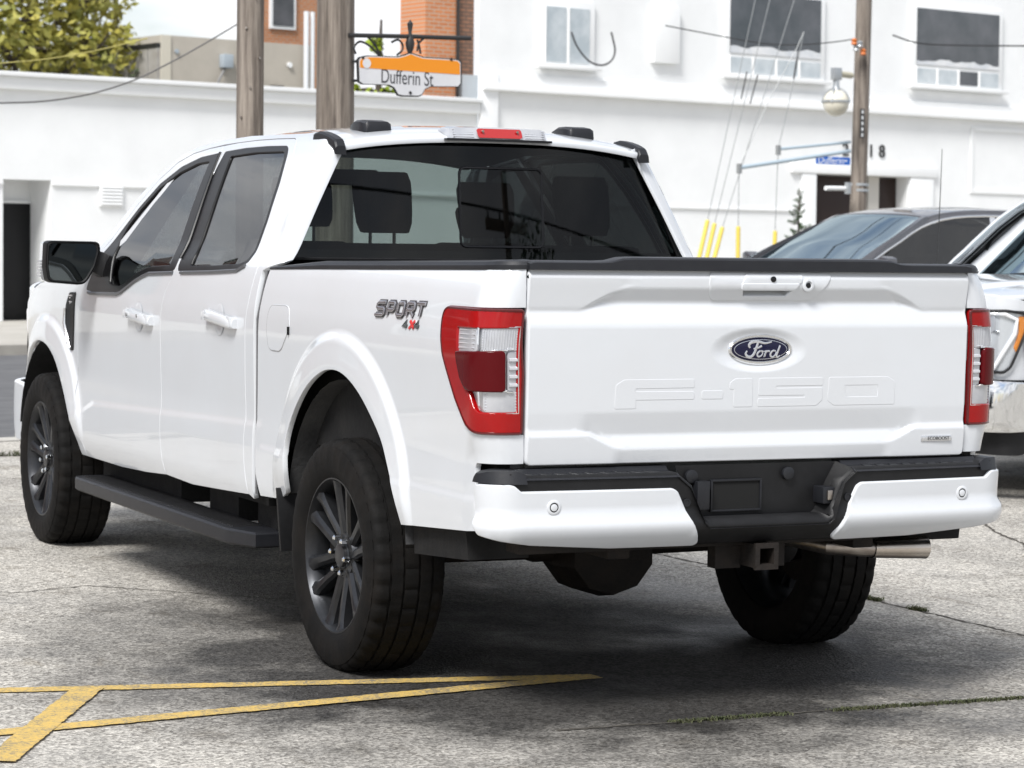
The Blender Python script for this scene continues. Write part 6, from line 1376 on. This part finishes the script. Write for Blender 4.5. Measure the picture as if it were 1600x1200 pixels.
    panel('front_bumper', PAINT, root, rounded([(-.86, .28), (.86, .28), (.84, .72), (.6, .80), (-.6, .80), (-.84, .72)], .05), fb, step=.08, hint=(0, 1, 0)); panel('grille', BLACKP, root, rounded([(-.42, .48), (.42, .48), (.48, .74), (-.48, .74)], .05), lambda u, z: tuple(Vector(fb(u, z)) + Vector((0, .012, 0))), step=.1, hint=(0, 1, 0))
    for s in (-1, 1): panel('headlamp', CLEARL, root, rounded([(s * .52, .68), (s * .83, .66), (s * .80, .75), (s * .55, .76)], .02), lambda u, z: tuple(Vector(fb(u, z)) + Vector((0, .012, 0))), step=.06, hint=(0, 1, 0))
    rbf = lambda u, z: (u, -2.38 + .14 * (abs(u) / .85) ** 2.5 + .2 * (z - .6) ** 2, z)
    panel('rear_bumper', PAINT, root, rounded([(-.86, .28), (.86, .28), (.84, 1.0), (.7, 1.12), (-.7, 1.12), (-.84, 1.0)], .05), rbf, step=.1, hint=REAR)
    MB().box(-.80, .80, -2.2, 2.1, .25, .40).build('floor_pan', DARKM, root); MB().box(-.80, .80, -2.1, 1.2, .95, .98).build('parcel_shelf', DARKM, root) if 0 else None
    for x in (-.38, .38):
        st = MB(); st.hexa([(x - .24, -.35, .5), (x + .24, -.35, .5), (x + .24, -.15, .5), (x - .24, -.15, .5), (x - .2, -.62, 1.15), (x + .2, -.62, 1.15), (x + .2, -.50, 1.15), (x - .2, -.50, 1.15)]); st.hexa([(x - .12, -.64, 1.18), (x + .12, -.64, 1.18), (x + .12, -.56, 1.18), (x - .12, -.56, 1.18), (x - .11, -.67, 1.36), (x + .11, -.67, 1.36), (x + .11, -.60, 1.36), (x - .11, -.60, 1.36)]); st.build('seat', CLOTH, root, bevel=.03)
    MB().box(-.78, .78, .55, 1.05, .70, 1.0).build('dashboard', CLOTH, root, bevel=.04)
    for s in (-1, 1):
        MB().loft([[(s * .90, .85, 1.06), (s * .90, .95, 1.06), (s * .90, .95, 1.12), (s * .90, .85, 1.12)], [(s * 1.02, .82, 1.04), (s * 1.02, .96, 1.04), (s * 1.02, .96, 1.18), (s * 1.02, .82, 1.18)], [(s * 1.10, .84, 1.06), (s * 1.10, .94, 1.06), (s * 1.10, .94, 1.16), (s * 1.10, .84, 1.16)]]).build('side_mirror', PAINT, root, bevel=.02)
        for y in (-1.40, 1.42):
            wz = MB().lathe([(-.10, .20), (-.11, .235), (-.10, .33), (-.07, .345), (.07, .345), (.10, .33), (.11, .235)], 40, (s * .80, y, .345), (1, 0, 0)); w_ = wz.build('wheel', RUBBER, root)
            rm = MB(); rm.lathe([(.09, .0), (.10, .05), (.085, .07), (.05, .09), (.05, .22), (.10, .235), (.105, .228)], 30, (s * .80, y, .345), (s, 0, 0))
            for k in range(10):
                a = 2 * math.pi * k / 10; e, t_ = Vector((0, math.cos(a), math.sin(a))), Vector((0, -math.sin(a), math.cos(a))); o = Vector((s * .80, y, .345))
                rm.loft([[o + e * r + t_ * w + Vector((s * x, 0, 0)) for w, x in ((-.016, x0), (.016, x0), (.013, x0 + .014), (-.013, x0 + .014))] for r, x0 in ((.05, .078), (.225, .088))])
            rm.build('rim', SILVER, w_, smooth=35)
    return root
car = build_car('dark grey car with chrome window trim parked behind the white pickup at right')
car.location = (9.32, 11.8, .07); car.rotation_euler = (0, 0, R(93)); car.scale = (1.03, 1.03, 1.03)

# ================================================================ what the paint and glass reflect: the near side of the lot, behind and left of the camera
RB = S_thing('brick_building', 'red brick building left of the low white one, mirrored in the side windows', 'building')
S_obj(MB().box(-45, 3.9, 37.9, 50, -2.2, 10.4), 'wall', brick_mat('red_brick', (.20, .060, .042), (.15, .048, .036), (.16, .13, .11), 1.0), RB); S_obj(MB().box(-45.1, 3.95, 37.8, 50.1, 10.402, 10.7), 'coping', mat('dark_coping', (.06, .055, .05), .7), RB)
for k in range(9):
    for z_ in (.2, 3.4, 6.5):
        f_ = S_obj(MB().box(-43 + k * 5, -40.8 + k * 5, 37.83, 37.898, z_, z_ + 1.9), 'window', STUCCO2, RB); S_obj(MB().box(-42.9 + k * 5, -40.9 + k * 5, 37.815, 37.829, z_ + .1, z_ + 1.8), 'pane', PANED, f_)
def wtree(label, x, y, h, blobs, lm, n, size, seed):
    rnd_ = random.Random(seed); t = thing('tree', label, 'tree', (x, y, 0)); tr_, cr = MB(), MB(); tr_.tube([(0, 0, -.2), (.1, 0, h * .4), (0, .1, h * .9)], [h * .03, h * .02, h * .005], 9)
    for (a, b, c, r) in blobs:
        tr_.tube([(0, 0, h * .3), (a * .5, b * .5, c - r * .5), (a, b, c)], [h * .012, h * .008, h * .003], 6); leaf_cloud(cr, (a, b, c), r, int(n * r * r), size, rnd_, .9)
    tr_.build('trunk', BARK, t, smooth=60); cr.build('crown', lm, t, smooth=0, fix=False)
tl_ = SW(-7, 35, -1.2)
wtree('leafy tree before the red brick building, mirrored in the front side window', tl_.x, tl_.y, 13, [(-1, -2, 9.6, 2.0), (1, 0, 10.6, 2.2), (0, 2.5, 9.2, 1.8)], LEAFY, 150, .16, 31)
wtree('dark tree behind the camera, mirrored at the right of the rear window', 17.4, -29, 11.6, [(-.9, 0, 7.6, 2.2), (1.2, 0, 8.2, 2.2), (0, 0, 10.0, 1.6)], LEAFD, 200, .15, 32)
P4 = thing('utility_pole', 'utility pole with crossarm behind the camera, mirrored in the rear window', 'utility pole', (12.0, -22, 0))
MB().tube([(0, 0, -.5), (-.05, 0, 9.7)], [.19, .14], 14).build('pole_shaft', POLEM, P4); MB().box(-1.1, 1.1, -.24, -.12, 8.9, 9.05).build('crossarm', POLEM, P4)
for k in range(4): MB().lathe([(0, .03), (.05, .06), (.10, .05), (.14, .02)], 10, (-.95 + k * .63, -.18, 9.05), (0, 0, 1)).build('insulator', GALV, P4)
for k in range(3): tag(MB().tube([(-30, -21 - k * .3, 9.3), (12.0 - .95 + k * .95, -22.2, 9.2), (45, -24 - k * .4, 9.4)], .018, 5).build('cable', WIREB), ('upper', 'middle', 'lower')[k] + ' of the power cables on the pole behind the camera', 'cable')
for z, k in ((11.2, 0), (9.6, 1)): tag(S_obj(MB().tube([(-45, 30, z + .4), (0, 30, z), (45, 30, z + .5)], .03, 5), 'cable', WIREB), ('upper', 'lower')[k] + ' cable along the street, mirrored in the side windows', 'cable')
